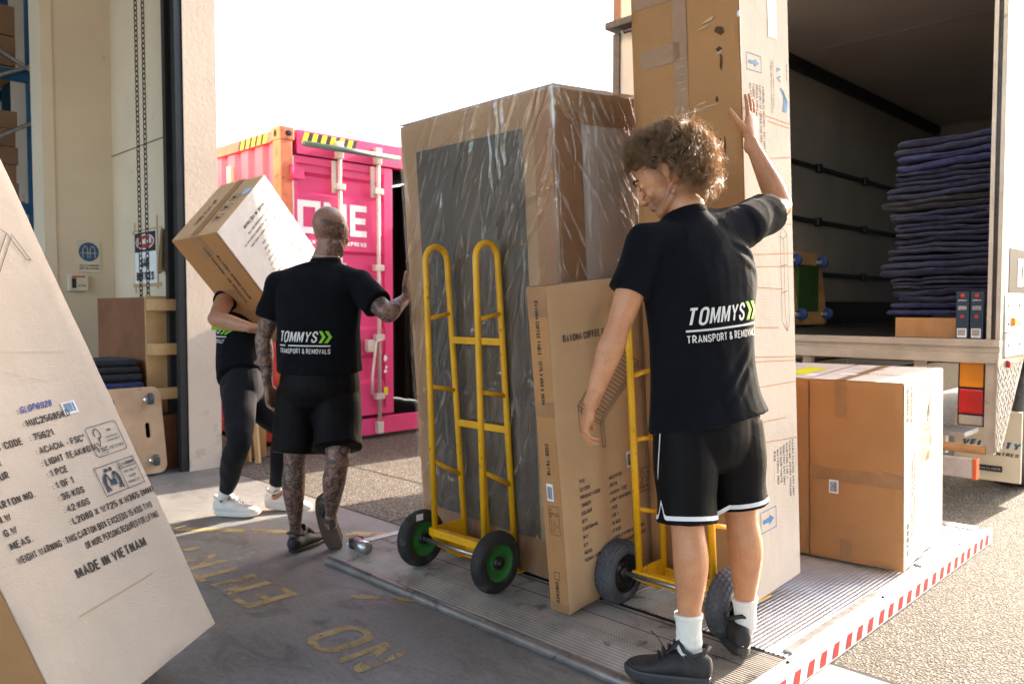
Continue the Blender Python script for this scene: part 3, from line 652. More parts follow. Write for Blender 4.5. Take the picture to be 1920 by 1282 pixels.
for i in range(5):
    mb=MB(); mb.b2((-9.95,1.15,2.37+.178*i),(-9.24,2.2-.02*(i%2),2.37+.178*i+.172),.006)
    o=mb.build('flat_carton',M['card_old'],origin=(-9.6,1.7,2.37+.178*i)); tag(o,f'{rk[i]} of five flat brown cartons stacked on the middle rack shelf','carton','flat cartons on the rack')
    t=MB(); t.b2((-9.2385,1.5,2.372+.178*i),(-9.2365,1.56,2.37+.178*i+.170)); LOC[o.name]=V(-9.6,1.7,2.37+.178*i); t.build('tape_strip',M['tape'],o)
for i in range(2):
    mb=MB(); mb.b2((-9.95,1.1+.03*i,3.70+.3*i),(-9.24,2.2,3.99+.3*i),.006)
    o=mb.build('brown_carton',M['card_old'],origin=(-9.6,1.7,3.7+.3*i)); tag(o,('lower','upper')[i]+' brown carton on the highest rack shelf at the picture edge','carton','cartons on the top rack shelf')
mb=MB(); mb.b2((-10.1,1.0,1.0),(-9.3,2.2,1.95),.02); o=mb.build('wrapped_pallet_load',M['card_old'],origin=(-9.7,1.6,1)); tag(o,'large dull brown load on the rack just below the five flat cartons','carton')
# outside: timber, bollard
s=thing('yellow_bollard','pale yellow steel bollard outside the door behind the walking legs','bollard',(-6.35,3.25,0))
mb=MB(); mb.disc((-6.35,3.25,0),(0,0,1),[(0,.075),(.9,.075),(.94,.06),(.955,.02)],24); mb.build('post',M['wood_pine'],s)
mb=MB(); mb.disc((-6.35,3.25,0),(0,0,1),[(0,.12),(.012,.12),(.014,.08)],24); mb.build('base_plate',M['steel_dark'],s)
tl=['leftmost leaning timber batten outside the reveal','second leaning timber batten outside the reveal','third leaning timber batten outside the reveal','rightmost leaning timber batten outside the reveal']
for i in range(4):
    mb=MB(); a=V(-6.45+.11*i,3.05+.03*i,0); b=V(-6.62+.07*i,3.22,1.35-.12*i); d=(b-a); L=d.length; d.normalize(); x=V(1,0,0); x=(x-d*x.dot(d)).normalized(); y=d.cross(x)
    mb.box((a+b)/2,(.07,.02,L),Matrix((x,y,d)).transposed(),.003); o=mb.build('timber_batten',M['wood_pine'],origin=a); tag(o,tl[i],'timber','timber battens outside the door')
mb=MB(); rnd=random.Random(5)
for i in range(60):
    a=V(-6.22+rnd.uniform(-.05,.05),2.95+rnd.uniform(-.05,.06),0); t=V(rnd.uniform(-.1,.1),rnd.uniform(-.1,.1),rnd.uniform(.06,.2)); sd_=V(rnd.uniform(-.01,.01),rnd.uniform(-.01,.01),.002)
    mb.add([a,a+t*.5+sd_,a+t,a+t*.5-sd_],[(0,1,2,3)])
o=mb.build('weed',simple('leaf',(.05,.10,.02),.6),origin=(-6.22,2.95,0)); tag(o,'small green weed growing at the foot of the outer wall','plant')
# ================= CONTAINER =================
c=thing('shipping_container','bright pink shipping container with white logo and one door open','container',(-6.5,4.9,0))
X0=-6.48;Y0=3.58;Y1=6.02;ZT=2.905
def corr(y,xa,xb,z0,z1,side):
    mb=MB();per=.28;pr=[(0,0),(.07,0),(.105,.036),(.175,.036),(.21,0),(.28,0)];P_=[];x=xa
    while x>xb:
        for q,dd in pr[:-1]: P_.append((x-q,y+side*dd))
        x-=per
    vs=[];fs=[]
    for (x,yy) in P_: vs+= [V(x,yy,z0),V(x,yy,z1)]
    fs=[(2*i,2*i+2,2*i+3,2*i+1) for i in range(len(P_)-1)]
    return mb.add(vs,fs,False)
corr(Y0+.02,X0-.16,-18.4,.17,2.78,1).build('side_wall',M['pink_side_glare'],c)
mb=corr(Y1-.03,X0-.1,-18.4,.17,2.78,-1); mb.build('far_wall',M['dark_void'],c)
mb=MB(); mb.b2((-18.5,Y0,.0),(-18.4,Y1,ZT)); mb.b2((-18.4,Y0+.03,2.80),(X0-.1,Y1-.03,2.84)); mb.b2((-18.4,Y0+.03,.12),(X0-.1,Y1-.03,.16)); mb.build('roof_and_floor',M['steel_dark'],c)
mb=MB(); mb.b2((-18.4,Y0-.005,2.78),(X0-.16,Y0+.055,2.88),.006); mb.b2((-18.4,Y0,.05),(X0-.16,Y0+.06,.17),.006); mb.build('side_rail',M['rail_red'],c)
for y in (Y0,Y1-.12):
    mb=MB(); mb.b2((X0-.15,y+.003,.12),(X0-.003,y+.117,2.79),.008); mb.build('corner_post',M['orange_rust'] if y==Y0 else M['pink'],c)
    for z in (0.0,ZT-.118):
        mb=MB(); mb.b2((X0-.178,y-.004,z),(X0+.004,y+.135,z+.118),.012); k=mb.build('corner_casting',M['orange_rust'],c)
        mb=MB(); mb.ell((X0+.004,y+.08,z+.06),(.004,.035,.026)); mb.ell((X0-.09,y-.004,z+.06),(.028,.004,.034)); mb.build('casting_hole',M['dark_void'],k)
mb=MB(); mb.b2((X0-.12,Y0+.163,2.68),(X0-.002,Y1-.163,ZT-.008),.006); mb.build('door_header',M['pink'],c)
mb=MB(); mb.b2((X0-.12,Y0+.163,.04),(X0-.002,Y1-.163,.20),.006); mb.build('door_sill',M['pink'],c)
# left door leaf
ya=Y0+.125; yb=4.80
prof=[(0.235,0),(.55,0),(.58,-.036),(.80,-.036),(.83,0),(1.08,0),(1.11,-.036),(1.33,-.036),(1.36,0),(1.60,0),(1.63,-.036),(1.80,-.036),(1.83,0),(2.33,0),(2.36,-.036),(2.50,-.036),(2.53,0),(2.665,0)]
mb=MB(); vs=[];fs=[]
for (z,dx) in prof: vs+=[V(X0-.03+dx,ya+.035,z),V(X0-.03+dx,yb-.10,z)]
fs=[(2*i,2*i+1,2*i+3,2*i+2) for i in range(len(prof)-1)]; mb.add(vs,fs)
mb.b2((X0-.07,ya,.235),(X0-.008,ya+.035,2.665),.004); mb.b2((X0-.07,yb-.10,.235),(X0-.008,yb,2.665),.004); mb.b2((X0-.068,ya+.035,.236),(X0-.012,yb-.1,.30)); mb.b2((X0-.068,ya+.035,2.60),(X0-.012,yb-.1,2.664))
leaf=mb.build('door_leaf',M['pink'],c)
mb=MB(); mb.b2((X0-.01,ya-.012,.25),(X0-.002,ya+.002,2.65));  mb.build('door_seal',M['rod'],leaf)
for z in (.45,1.1,1.85,2.5):
    mb=MB(); mb.b2((X0-.006,ya-.03,z-.05),(X0+.014,ya+.10,z+.05),.006); mb.tube([(X0+.012,ya-.02,z-.07),(X0+.012,ya-.02,z+.07)],.014,10); mb.build('hinge',M['pink'],leaf)
for y in (4.165,4.60):
    mb=MB(); mb.tube([(X0+.035,y,.06),(X0+.035,y,2.80)],.019,12); rod=mb.build('lock_rod',M['rod'],leaf)
    for z in (.42,1.0,1.68,2.42): mb=MB(); mb.b2((X0-.006,y-.05,z-.03),(X0+.06,y+.05,z+.03),.008); mb.build('rod_bracket',M['rod'],rod)
    mb=MB(); mb.b2((X0-.003,y-.035,2.68),(X0+.055,y+.035,2.84),.01); mb.build('cam_keeper',M['rod'],rod); mb=MB(); mb.b2((X0-.003,y-.07,2.36),(X0+.02,y-.025,2.66),.01); mb.b2((X0-.003,y-.035,.05),(X0+.055,y+.035,.17),.01); mb.build('cam_keeper',M['rod'],rod)
    mb=MB(); mb.tube([(X0+.06,y+.01,.98),(X0+.07,y-.06,.96),(X0+.07,y-.11,.62),(X0+.07,y-.11,.45)],.014,8); mb.b2((X0-.006,y-.15,.86),(X0+.06,y-.07,.98),.01); mb.build('door_handle',M['rod'],rod)
mb=MB(); mb.tube([(X0+.10,Y0+.17,2.755),(X0+.10,4.80,2.755)],.026,14); mb.build('retainer_bar',M['bar_green'],c)
# lettering
O=V(X0-.024,3.752,1.972);U=V(0,1,0)
mb=MB()
def rect(x0,y0,x1,y1): quad(mb,O,U,UP,x0,y0,x1,y1)
h=.30;t=.058
for a in ((0,0,.24,t),(0,h-t,.24,h),(0,t,t,h-t),(.24-t,t,.24,h-t)): rect(*a)
x=.275
for a in ((x,0,x+t,h),(x+.19,0,x+.19+t,h)): rect(*a)
fill2(mb,O,U,UP,[(x+t,h),(x+t,h-.12),(x+.19,0),(x+.19,.12)])
x=.56
for a in ((x,0,x+t,h),(x+t,0,x+.19,t),(x+t,h-t,x+.19,h),(x+t,h/2-t/2,x+.175,h/2+t/2)): rect(*a)
put_text(mb,'OCEAN NETWORK EXPRESS',O+V(0,0,-.095),U,UP,.042,width=.745,bold=.02)
mb.build('logo_lettering',M['label_white'],leaf)
mb=MB(); O=V(X0-.006,0,0)
for (y,z,w_,hh) in ((4.70,.79,.05,.07),(4.71,.70,.035,.035),(4.70,.66,.045,.04)): fill2(mb,O,U,UP,[(y+w_/2*math.cos(k*.785)+.006*math.sin(k*5),z+hh/2*math.sin(k*.785)) for k in range(8)])
mb.build('white_sticker',M['label_white'],leaf)
mb=MB(); quad(mb,O,U,UP,4.68,.42,4.73,.50); mb.build('yellow_sticker',M['label_yellow'],leaf)
mb=MB(); 
for k in range(6): fill2(mb,V(X0+.001,3.785+.095*k,2.775),U,UP,[(0,0),(.05,0),(.085,.105),(.035,.105)])
mb.build('hazard_tape',M['label_yellow'],c)
mb=MB()
for k in range(6): fill2(mb,V(X0+.001,3.785+.095*k,2.775),U,UP,[(.05,0),(.092,0),(.127,.105),(.085,.105)])
for k in range(5): fill2(mb,V(-6.74-.11*k,Y0-.008,2.785),V(-1,0,0),UP,[(.055,0),(.10,0),(.065,.085),(.02,.085)])
mb.build('hazard_tape_black',M['ink'],c)
mb=MB()
for k in range(5): fill2(mb,V(-6.74-.11*k,Y0-.007,2.785),V(-1,0,0),UP,[(0,0),(.055,0),(.02,.085),(-.035,.085)])
mb.build('hazard_tape_yellow',M['label_yellow'],c)
mb=MB(); mb.b2((-7.50,Y0-.02,2.50),(-7.42,Y0+.02,2.66),.006); mb.build('vent',M['cream'],c)
# open right leaf folded back against the far side
mb=MB(); mb.b2((X0+.02,Y1-.02,.235),(X0+1.15,Y1+.03,2.665),.006); mb.build('door_leaf',M['pink'],c)
# ================= TAIL LIFT =================
t=thing('tail_lift_platform','aluminium tail lift platform lowered to the ground behind the truck, red and white edge tape','tail lift',(-2.3,3.5,0))
PX0,PX1,PZ=-3.47,-1.20,.07
fz=lambda y:.038+(PZ-.038)*max(0,min(1,(y-2.15)/.13))
mb=MB(); vs=[];y=2.152;P_=[]
while y<2.60:
    for q,dz in ((0,0),(.0045,0),(.006,.0022),(.0115,.0022),(.013,0)):
        P_.append((y+q,fz(y+q)+dz-.003))
    y+=.0145
vs=[];
for (y,z) in P_: vs+=[V(PX0+.03,y,z),V(PX1-.03,y,z)]
mb.add(vs,[(2*i,2*i+1,2*i+3,2*i+2) for i in range(len(P_)-1)]); mb.build('ramp_flap',M['alu_old'],t)
mb=MB(); 
for y in (2.335,2.455,2.575): mb.b2((PX0+.03,y,PZ-.004),(PX1-.03,y+.005,PZ-.0012))
mb.b2((PX0,2.612,PZ-.03),(PX1,2.624,PZ-.004)); mb.build('plank_seam',M['dark_void'],t)
def deck(xa,xb,mat,nm,ya=2.626,yb=4.86):
    mb=MB();P_=[];x=xa
    while x<xb:
        for q,dz in ((0,0),(.004,0),(.0065,.0020),(.0125,.0020),(.015,0)): P_.append((x+q,PZ+dz-.003))
        x+=.0185
    vs=[]
    for (x,z) in P_: vs+=[V(x,ya,z),V(x,yb,z)]
    mb.add(vs,[(2*i,2*i+2,2*i+3,2*i+1) for i in range(len(P_)-1)]); return mb.build(nm,mat,t)
deck(PX0+.04,-2.02,M['alu_old'],'worn_deck'); deck(-2.018,PX1-.05,M['alu'],'ribbed_deck')
mb=MB(); mb.b2((PX0+.001,2.625,.012),(PX1-.001,4.86,PZ-.008)); mb.b2((PX0+.002,2.29,.012),(PX1-.002,2.61,PZ-.008)); mb.build('platform_core',M['steel_dark'],t)
mb=MB(); vs=[];prf=[(2.134,.005),(2.134,.018),(2.138,.028),(2.146,.036),(2.154,.040),(2.160,.040),(2.163,.012)]
for (y,z) in prf: vs+=[V(PX0-.005,y,z),V(PX1+.005,y,z)]
mb.add(vs,[(2*i,2*i+1,2*i+3,2*i+2) for i in range(len(prf)-1)],True); mb.build('bevelled_lip',M['alu_lip'],t)
mb=MB(); mb.b2((PX0-.02,2.27,.006),(PX0+.03,4.88,PZ+.006),.004); mb.build('left_rim',M['alu'],t)
mb=MB(); mb.b2((PX1-.05,2.27,.02),(PX1-.012,4.90,PZ+.004),.003); mb.b2((PX1-.012,2.17,.0),(PX1+.01,4.93,PZ+.012),.003); mb.build('right_rim',M['alu'],t)
mb=MB(); mb.b2((PX0-.02,4.865,.006),(PX1-.06,4.95,PZ+.004),.004); mb.build('rear_rim',M['alu'],t)
mb=MB(); mb.b2((PX1+.0105,2.16,.008),(PX1+.0125,4.92,PZ+.004)); mb.build('white_tape',M['label_white'],t)
mb=MB(); y=2.2;rnd=random.Random(3)
while y<4.86:
    j=rnd.uniform(-.006,.006); fill2(mb,V(PX1+.0142,y+j,.014),V(0,1,0),UP,[(0,0),(.048,0),(.062,.052),(.016,.052)]); y+=.108
mb.build('red_tape',M['ink_red'],t)
mb=MB()
for (x,y) in ((-1.45,2.42),(-1.62,3.0)): mb.disc((x,y,PZ),(0,0,1),[(0,.007),(.005,.006),(.006,.003)],12)
for y in (2.58,3.45,4.5): mb.ell((PX1-.03,y,PZ+.006),(.007,.010,.004))
mb.build('bolt',M['steel_dark'],t)
mb=MB(); mb.b2((PX1-.09,2.66,PZ-.002),(PX1-.055,3.5,PZ+.007),.003); mb.build('slot_plate',M['steel'],t); mb=MB(); mb.b2((PX1-.09,4.0,PZ-.002),(PX1-.055,4.6,PZ+.007),.003); mb.build('slot_plate',M['steel'],t)
mb=MB(); mb.tube([(-3.39,2.27,PZ+.03),(-3.27,2.25,PZ+.03)],.03,14); mb.tube([(-3.40,2.272,PZ+.03),(-3.39,2.27,PZ+.03)],.02,10); o=mb.build('platform_roller',M['steel'],t)
mb=MB(); mb.b2((-3.42,2.24,PZ+.0),(-3.385,2.31,PZ+.055),.01); mb.build('roller_bracket',M['steel_dark'],o)
# ================= TRUCK =================
T=thing('removal_truck','white box body removal truck backed up with its rear open, seen at right','truck',(-2.5,5.5,0))
def part(nm,mat,f,par=None,**k):
    mb=MB(); f(mb); return mb.build(nm,mat,par or T,**k)
part('cargo_floor',M['steel_dark'],lambda m:m.b2((-3.76,5.52,1.04),(-1.33,12.1,1.095)))
part('rear_sill',M['alu_post'],lambda m:(m.b2((-3.80,5.44,1.055),(-1.30,5.52,1.10),.004),m.b2((-3.80,5.452,1.02),(-1.301,5.518,1.054),.003),m.b2((-3.80,5.435,.955),(-1.30,5.515,1.019),.006)))
part('inner_wall',M['van_wall'],lambda m:(m.b2((-3.80,5.5,1.36),(-3.75,12.1,3.80)),m.b2((-3.8,12.1,1.1),(-1.3,12.15,3.8))))
part('right_lining',M['van_wall'],lambda m:m.b2((-1.36,5.56,1.1),(-1.335,12.1,3.8)))
part('kick_board',M['steel_dark'],lambda m:m.b2((-3.80,5.5,1.1),(-3.73,12.1,1.355)))
part('ceiling',M['van_ceiling'],lambda m:m.b2((-3.8,5.56,3.80),(-1.34,12.1,3.86)))
part('roof',M['white_paint'],lambda m:m.b2((-3.85,5.5,3.93),(-1.29,12.2,4.15),.03))
part('cove_strip',M['black_plastic'],lambda m:m.b2((-3.748,5.56,3.68),(-3.68,12.1,3.80),.01))
part('rear_header',M['alu_post'],lambda m:m.b2((-3.85,5.46,3.86),(-1.30,5.56,4.1),.006))
for y in (6.3,7.67,9.1,10.5): part('ceiling_seam',M['van_wall'],lambda m:m.b2((-3.67,y,3.795),(-1.37,y+.018,3.80)))
for z in (2.77,2.205,1.65):
    r=part('load_rail',M['black_plastic'],lambda m:m.b2((-3.748,5.7,z-.022),(-3.715,12.05,z+.022),.004))
    part('rail_clamp',M['black_plastic'],lambda m:[m.b2((-3.75,yy-.045,z-.045),(-3.70,yy+.045,z+.045),.01) for yy in (6.6,8.35,9.6,10.9)],r)
part('rear_post',M['alu_post'],lambda m:(m.b2((-1.375,5.45,1.102),(-1.352,5.52,4.1),.003),m.b2((-1.375,5.45,.40),(-1.32,5.50,.954),.003)))
part('door_seal',M['steel_dark'],lambda m:(m.b2((-1.350,5.46,1.102),(-1.33,5.52,4.1),.003),))
part('post_edge',M['alu_post'],lambda m:(m.b2((-1.328,5.455,1.102),(-1.302,5.52,4.1),.003),))
part('left_post',M['alu_post'],lambda m:m.b2((-3.86,5.46,.9),(-3.75,5.54,3.86),.004))
part('side_panel',M['white_paint'],lambda m:m.b2((-1.334,5.53,1.37),(-1.30,12.1,3.93)))
part('side_panel',M['white_paint'],lambda m:m.b2((-3.86,5.56,1.0),(-3.801,12.1,3.93)))
for k,(z0,z1) in enumerate(((1.252,1.366),(1.142,1.248),(.99,1.138))):
    r=part('rubbing_strip',M['alu'],lambda m:m.b2((-1.33,5.525,z0),(-1.294+.003*k,12,z1),.006))
    part('rivet',M['steel_dark'],lambda m:[m.ell((-1.292+.003*k,yy,(z0+z1)/2),(.004,.008,.008),None,8,6) for yy in (5.58,5.85,6.12,6.5)],r)
# open door leaf / folded extension on the left
L_=part('open_rear_door',M['van_ceiling'],lambda m:(m.b2((-4.20,5.50,1.1),(-3.87,5.55,3.64),.004),))
part('door_frame',M['steel_dark'],lambda m:(m.b2((-4.27,5.485,1.1),(-4.195,5.56,3.62),.006),m.b2((-4.03,5.49,1.1),(-4.01,5.499,3.62))),L_)
part('upper_panel',M['cream'],lambda m:m.b2((-4.19,5.50,3.71),(-3.87,5.55,4.3),.004),L_)
part('upper_frame',M['wood_dark'],lambda m:(m.b2((-4.27,5.49,3.71),(-4.195,5.56,4.3),.004),),L_)
part('rain_ledge',M['steel_dark'],lambda m:(m.b2((-4.29,5.40,3.64),(-3.87,5.56,3.70),.01),m.tube([(-4.12,5.45,3.6),(-3.9,5.45,3.6)],.02,8)),L_)
# diamond plate gusset
def gus(m):
    pts=[(5.42,.985),(6.06,.985),(5.56,.42),(5.41,.42)]
    vs=[V(-1.302,y,z) for y,z in pts]+[V(-1.312,y,z) for y,z in pts]; m.add(vs,[(0,1,2,3),(7,6,5,4),(0,4,5,1),(1,5,6,2),(2,6,7,3),(3,7,4,0)])
gp=part('mudguard_gusset',M['alu_old'],gus)
def studs(m):
    for i in range(16):
        for j in range(14):
            y=5.44+.045*i+(.0225 if j%2 else 0); z=.44+.04*j
            if z>.955 : continue
            if y>5.54+(z-.42)/.565*.48-.01: continue
            a=1 if (i+j)%2 else -1
            m.box((-1.3005,y,z),(.007,.044,.014),Matrix.Rotation(R_(52*a),3,'X'))
part('tread_pattern',M['chrome'],studs,gp)
q=part('side_marker_lamp',M['amber'],lambda m:m.b2((-1.296,5.66,1.18),(-1.272,5.75,1.235),.008)); 
q=part('red_reflector',M['red_lens'],lambda m:m.b2((-1.300,5.60,.925),(-1.278,5.69,.97),.008))
# side sign
q=part('side_sign',M['ink'],lambda m:m.b2((-1.300,5.60,1.385),(-1.296,7.6,1.66)))
mb=MB(); put_text(mb,'DISCOUNT',(-1.2945,5.80,1.42),(0,1,0),UP,.19,width=1.7,bold=.03); mb.build('sign_text',M['label_white'],q)
# lamps
hs=part('tail_lamp',M['black_plastic'],lambda m:m.b2((-1.545,5.52,.555),(-1.385,5.60,.965),.012))
part('amber_lens',M['amber'],lambda m:m.b2((-1.53,5.495,.80),(-1.395,5.53,.955),.012),hs)
part('red_lens',M['red_lens'],lambda m:m.b2((-1.53,5.495,.635),(-1.395,5.53,.79),.012),hs)
part('clear_lens',M['clear_lens'],lambda m:m.b2((-1.53,5.495,.565),(-1.395,5.53,.625),.01),hs)
part('chassis_rail',M['steel_dark'],lambda m:[m.b2((x,5.6,.62),(x+.09,12,.86)) for x in (-3.1,-2.15)]+[m.b2((-3.5,6.0,.45),(-2.9,7.2,.85),.05),m.b2((-3.7,6.2,.9),(-1.4,6.3,1.0)),m.b2((-3.7,7.2,.88),(-1.4,7.35,1.0))])
part('under_frame_post',M['alu_post'],lambda m:[m.b2((x,5.50,.55),(x+.06,5.56,.954)) for x in (-2.55,-1.80,-3.5)])
part('bumper_bar',M['alu'],lambda m:m.b2((-3.3,5.42,.245),(-1.425,5.47,.365),.006))
part('bumper_end',simple('orange_vinyl',(.75,.12,.03),.5),lambda m:m.b2((-1.423,5.415,.24),(-1.40,5.475,.37),.004))
part('step_bar',M['wood_tray'],lambda m:m.tube([(-2.1,5.45,.425),(-1.36,5.45,.425)],.028,10))
part('step_bracket',M['alu'],lambda m:(m.b2((-1.78,5.50,.37),(-1.60,5.56,.48)),m.b2((-1.70,5.60,.47),(-1.52,5.9,.50))))
fl=part('mudflap',M['cream'],lambda m:m.b2((-1.72,6.10,.12),(-1.315,6.125,.60),.004))
mb=MB(); put_text(mb,'VELOCITY',(-1.675,6.098,.34),(1,0,0),UP,.055,width=.35,bold=.04,shear=.2); mb.build('flap_text',M['sign_blue'],fl)
mb=MB(); put_text(mb,'TRUCK CENTRES',(-1.66,6.098,.295),(1,0,0),UP,.024,width=.33,bold=.02,shear=.2); mb.build('flap_text',M['ink'],fl)
mb=MB(); mb.b2((-1.62,6.088,.185),(-1.42,6.099,.225),.006); b_=mb.build('badge',M['steel_dark'],fl)
mb=MB(); put_text(mb,'FREIGHTLINER',(-1.61,6.0865,.197),(1,0,0),UP,.015,width=.18,bold=.02); mb.build('badge_text',M['steel'],b_)
def wheel(y,x0=-1.62,x1=-1.36):
    wr=part('wheel',M['rubber'],lambda m:m.disc(((x0+x1)/2,y,.455),(1,0,0),[(-.13,.26),(-.13,.40),(-.115,.445),(-.09,.455),(.09,.455),(.115,.445),(.13,.40),(.13,.26)],48))
    part('hub',M['white_paint'],lambda m:m.disc((x1-.01,y,.455),(1,0,0),[(-.05,.25),(0,.25),(.0,.2),(-.04,.15),(.02,.1),(.03,.04)],32),wr)
wheel(6.72);wheel(10.9)
wheel(6.72,-3.75,-3.49)
part('cab',M['white_paint'],lambda m:m.b2((-3.75,12.5,.5),(-1.35,14.4,3.2),.15))
# --- blankets, tray, spray boxes, dolly inside
tr=thing('wooden_tray','shallow plywood tray under the tall blanket stack on the truck floor','tray',(-1.7,5.9,1.1))
mb=MB(); mb.b2((-1.95,5.585,1.10),(-1.44,5.60,1.228),.002); mb.b2((-1.95,5.6005,1.10),(-1.935,6.3,1.228)); mb.b2((-1.455,5.6005,1.10),(-1.44,6.3,1.228)); mb.b2((-1.934,6.285,1.1),(-1.456,6.3,1.228)); mb.b2((-1.934,5.601,1.10),(-1.456,6.284,1.11)); mb.build('tray_wall',M['wood_tray'],tr)
mb=MB(); mb.b2((-1.93,5.61,1.205),(-1.46,5.66,1.226)); mb.b2((-1.93,6.2,1.205),(-1.46,6.25,1.226)); mb.build('cross_slat',M['wood_tray'],tr)
ORD=['first','second','third','fourth','fifth','sixth','seventh','eighth','ninth','tenth','eleventh','twelfth','thirteenth'];NB=13; z=1.232; rnd=random.Random(11)
for i in range(NB):
    th=(2.47-1.232)/NB*rnd.uniform(.78,1.22)
    if i==NB-1: th=.105
    x0=-2.035+.04*math.sin(i*1.3)+rnd.uniform(-.02,.02)
    mb=folded(x0,-1.42,5.70+rnd.uniform(-.015,.01),6.28,z,th*.98,2+(i%4==2),i+1,amp=.021,skew=(.012 if i<NB-2 else .02))
    nm={0:'bottom moving blanket of the tall navy stack, resting on the wooden tray',NB-1:'top moving blanket of the tall navy stack, sloping up to the right'}.get(i,ORD[i]+' navy blanket counting up from the wooden tray in the truck')
    mt=M['navy_dark'] if i==8 else (M['navy_light'] if i in (0,11) else M['navy'])
    if i==8: nm='greyish moving blanket, the one off-colour layer in the upper part of the tall stack'
    o=mb.build('moving_blanket',mt,origin=(-1.7,6,z),recalc=True); tag(o,nm,'blanket','folded moving blankets stacked in the truck'); z+=th
for k,(xx,lb) in enumerate(((-1.563,'left one of two small navy boxes standing in front of the wooden tray'),(-1.483,'right one of two small navy boxes, next to the truck rear post'))):
    s=thing('spray_can_box',lb,'box',(xx+.036,5.55,1.10),'small navy boxes at the truck edge')
    mb=MB(); mb.b2((xx,5.515,1.10),(xx+.072,5.58,1.395),.003); mb.build('box_body',simple('box_navy',(.015,.045,.085),.35) if k==0 else bpy.data.materials['box_navy'],s)
    O=V(xx,5.5135,1.10);U=V(1,0,0)
    mb=MB(); quad(mb,O,U,UP,.008,.008,.062,.065); mb.build('barcode_panel',M['label_white'],s)
    mb=MB(); [quad(mb,O+V(0,-.001,0),U,UP,.014+.006*j,.02,.017+.006*j,.058) for j in range(7)]; mb.build('barcode',M['ink'],s)
    mb=MB(); fill2(mb,O,U,UP,[(.036-.014,.14),(.036,.126),(.036+.014,.14),(.036,.154)]); fill2(mb,O,U,UP,[(.036+.013*math.cos(j*.6),.27+.013*math.sin(j*.6)) for j in range(10)]); mb.build('red_mark',M['ink_red'],s)
    mb=MB(); put_text(mb,'SPRAY',O+V(.012,-.001,.235),U,UP,.009,width=.048); [quad(mb,O,U,UP,.012,.20-.009*j,.06,.203-.009*j) for j in range(3)]; mb.build('box_print',M['label_white'],s)
s=dolly('wheeled_dolly','carpeted dolly with blue wheels standing on edge inside the truck by the left wall',(-3.58,7.45,1.12),(0,1,0),(-.12,0,1),.80,.74,M['wood_pine'],simple('blue_wheel',(.01,.05,.22),.4),wr=.06)
mb=MB(); mb.b2((-3.60,7.6,1.25),(-3.575,8.05,1.72)); mb.build('carpet_pad',simple('green_mat',(.03,.10,.02),.9),s)
def Rm(yaw,ly,lx): return Matrix.Rotation(R_(yaw),3,'Z')@Matrix.Rotation(R_(ly),3,'Y')@Matrix.Rotation(R_(lx),3,'X')
def boxgrid(mb,o,R,w,d,h,amp=.0015,seed=0,step=.04,rr=.004,crush=.0):
    """carton body: rounded-edge box with slightly uneven faces; x in [-w,0], y in [0,d], z in [0,h] of the frame"""
    nx,ny,nz_=[max(3,min(60,int(q/step))) for q in (w,d,h)]
    def ax(n,L):
        a=[0,rr/L*1.0]+[i/n for i in range(1,n)]+[1-rr/L,1]; return sorted(set(a))
    X,Y,Z=ax(nx,w),ax(ny,d),ax(nz_,h); idx={};vs=[]
    def vert(i,j,k):
        key=(i,j,k)
        if key in idx: return idx[key]
        x,y,z=X[i]*w,Y[j]*d,Z[k]*h
        c=Vector((min(max(x,rr),w-rr),min(max(y,rr),d-rr),min(max(z,rr),h-rr))); q=Vector((x,y,z))-c
        n=q.normalized() if q.length>1e-9 else Vector((0,0,0)); ext=(abs(q.x)>1e-9)+(abs(q.y)>1e-9)+(abs(q.z)>1e-9)
        p=c+n*rr
        e=min(1,min([v for v in (x,w-x,y,d-y,z,h-z) if v>rr*1.01] or [0])/.05)
        a=noise.noise(Vector((x*3.3+seed,y*3.3,z*3.3)))*amp*2*e+noise.noise(Vector((x*12+seed,y*12,z*12)))*amp*.8
        if ext>=2: a+=-crush*max(0,noise.noise(Vector((x*7,y*7+seed,z*7))))
        p=p+n*a; idx[key]=len(vs); vs.append(Vector(o)+R@Vector((-p.x,p.y,p.z))); return idx[key]
    fs=[];A,B,Cn=len(X)-1,len(Y)-1,len(Z)-1
    for i in range(A):
        for j in range(B):
            fs.append((vert(i,j,0),vert(i+1,j,0),vert(i+1,j+1,0),vert(i,j+1,0))); fs.append((vert(i,j,Cn),vert(i,j+1,Cn),vert(i+1,j+1,Cn),vert(i+1,j,Cn)))
    for i in range(A):
        for k in range(Cn):
            fs.append((vert(i,0,k),vert(i,0,k+1),vert(i+1,0,k+1),vert(i+1,0,k))); fs.append((vert(i,B,k),vert(i+1,B,k),vert(i+1,B,k+1),vert(i,B,k+1)))
    for j in range(B):
        for k in range(Cn):
            fs.append((vert(0,j,k),vert(0,j+1,k),vert(0,j+1,k+1),vert(0,j,k+1))); fs.append((vert(A,j,k),vert(A,j,k+1),vert(A,j+1,k+1),vert(A,j+1,k)))
    return mb.add(vs,fs,True)
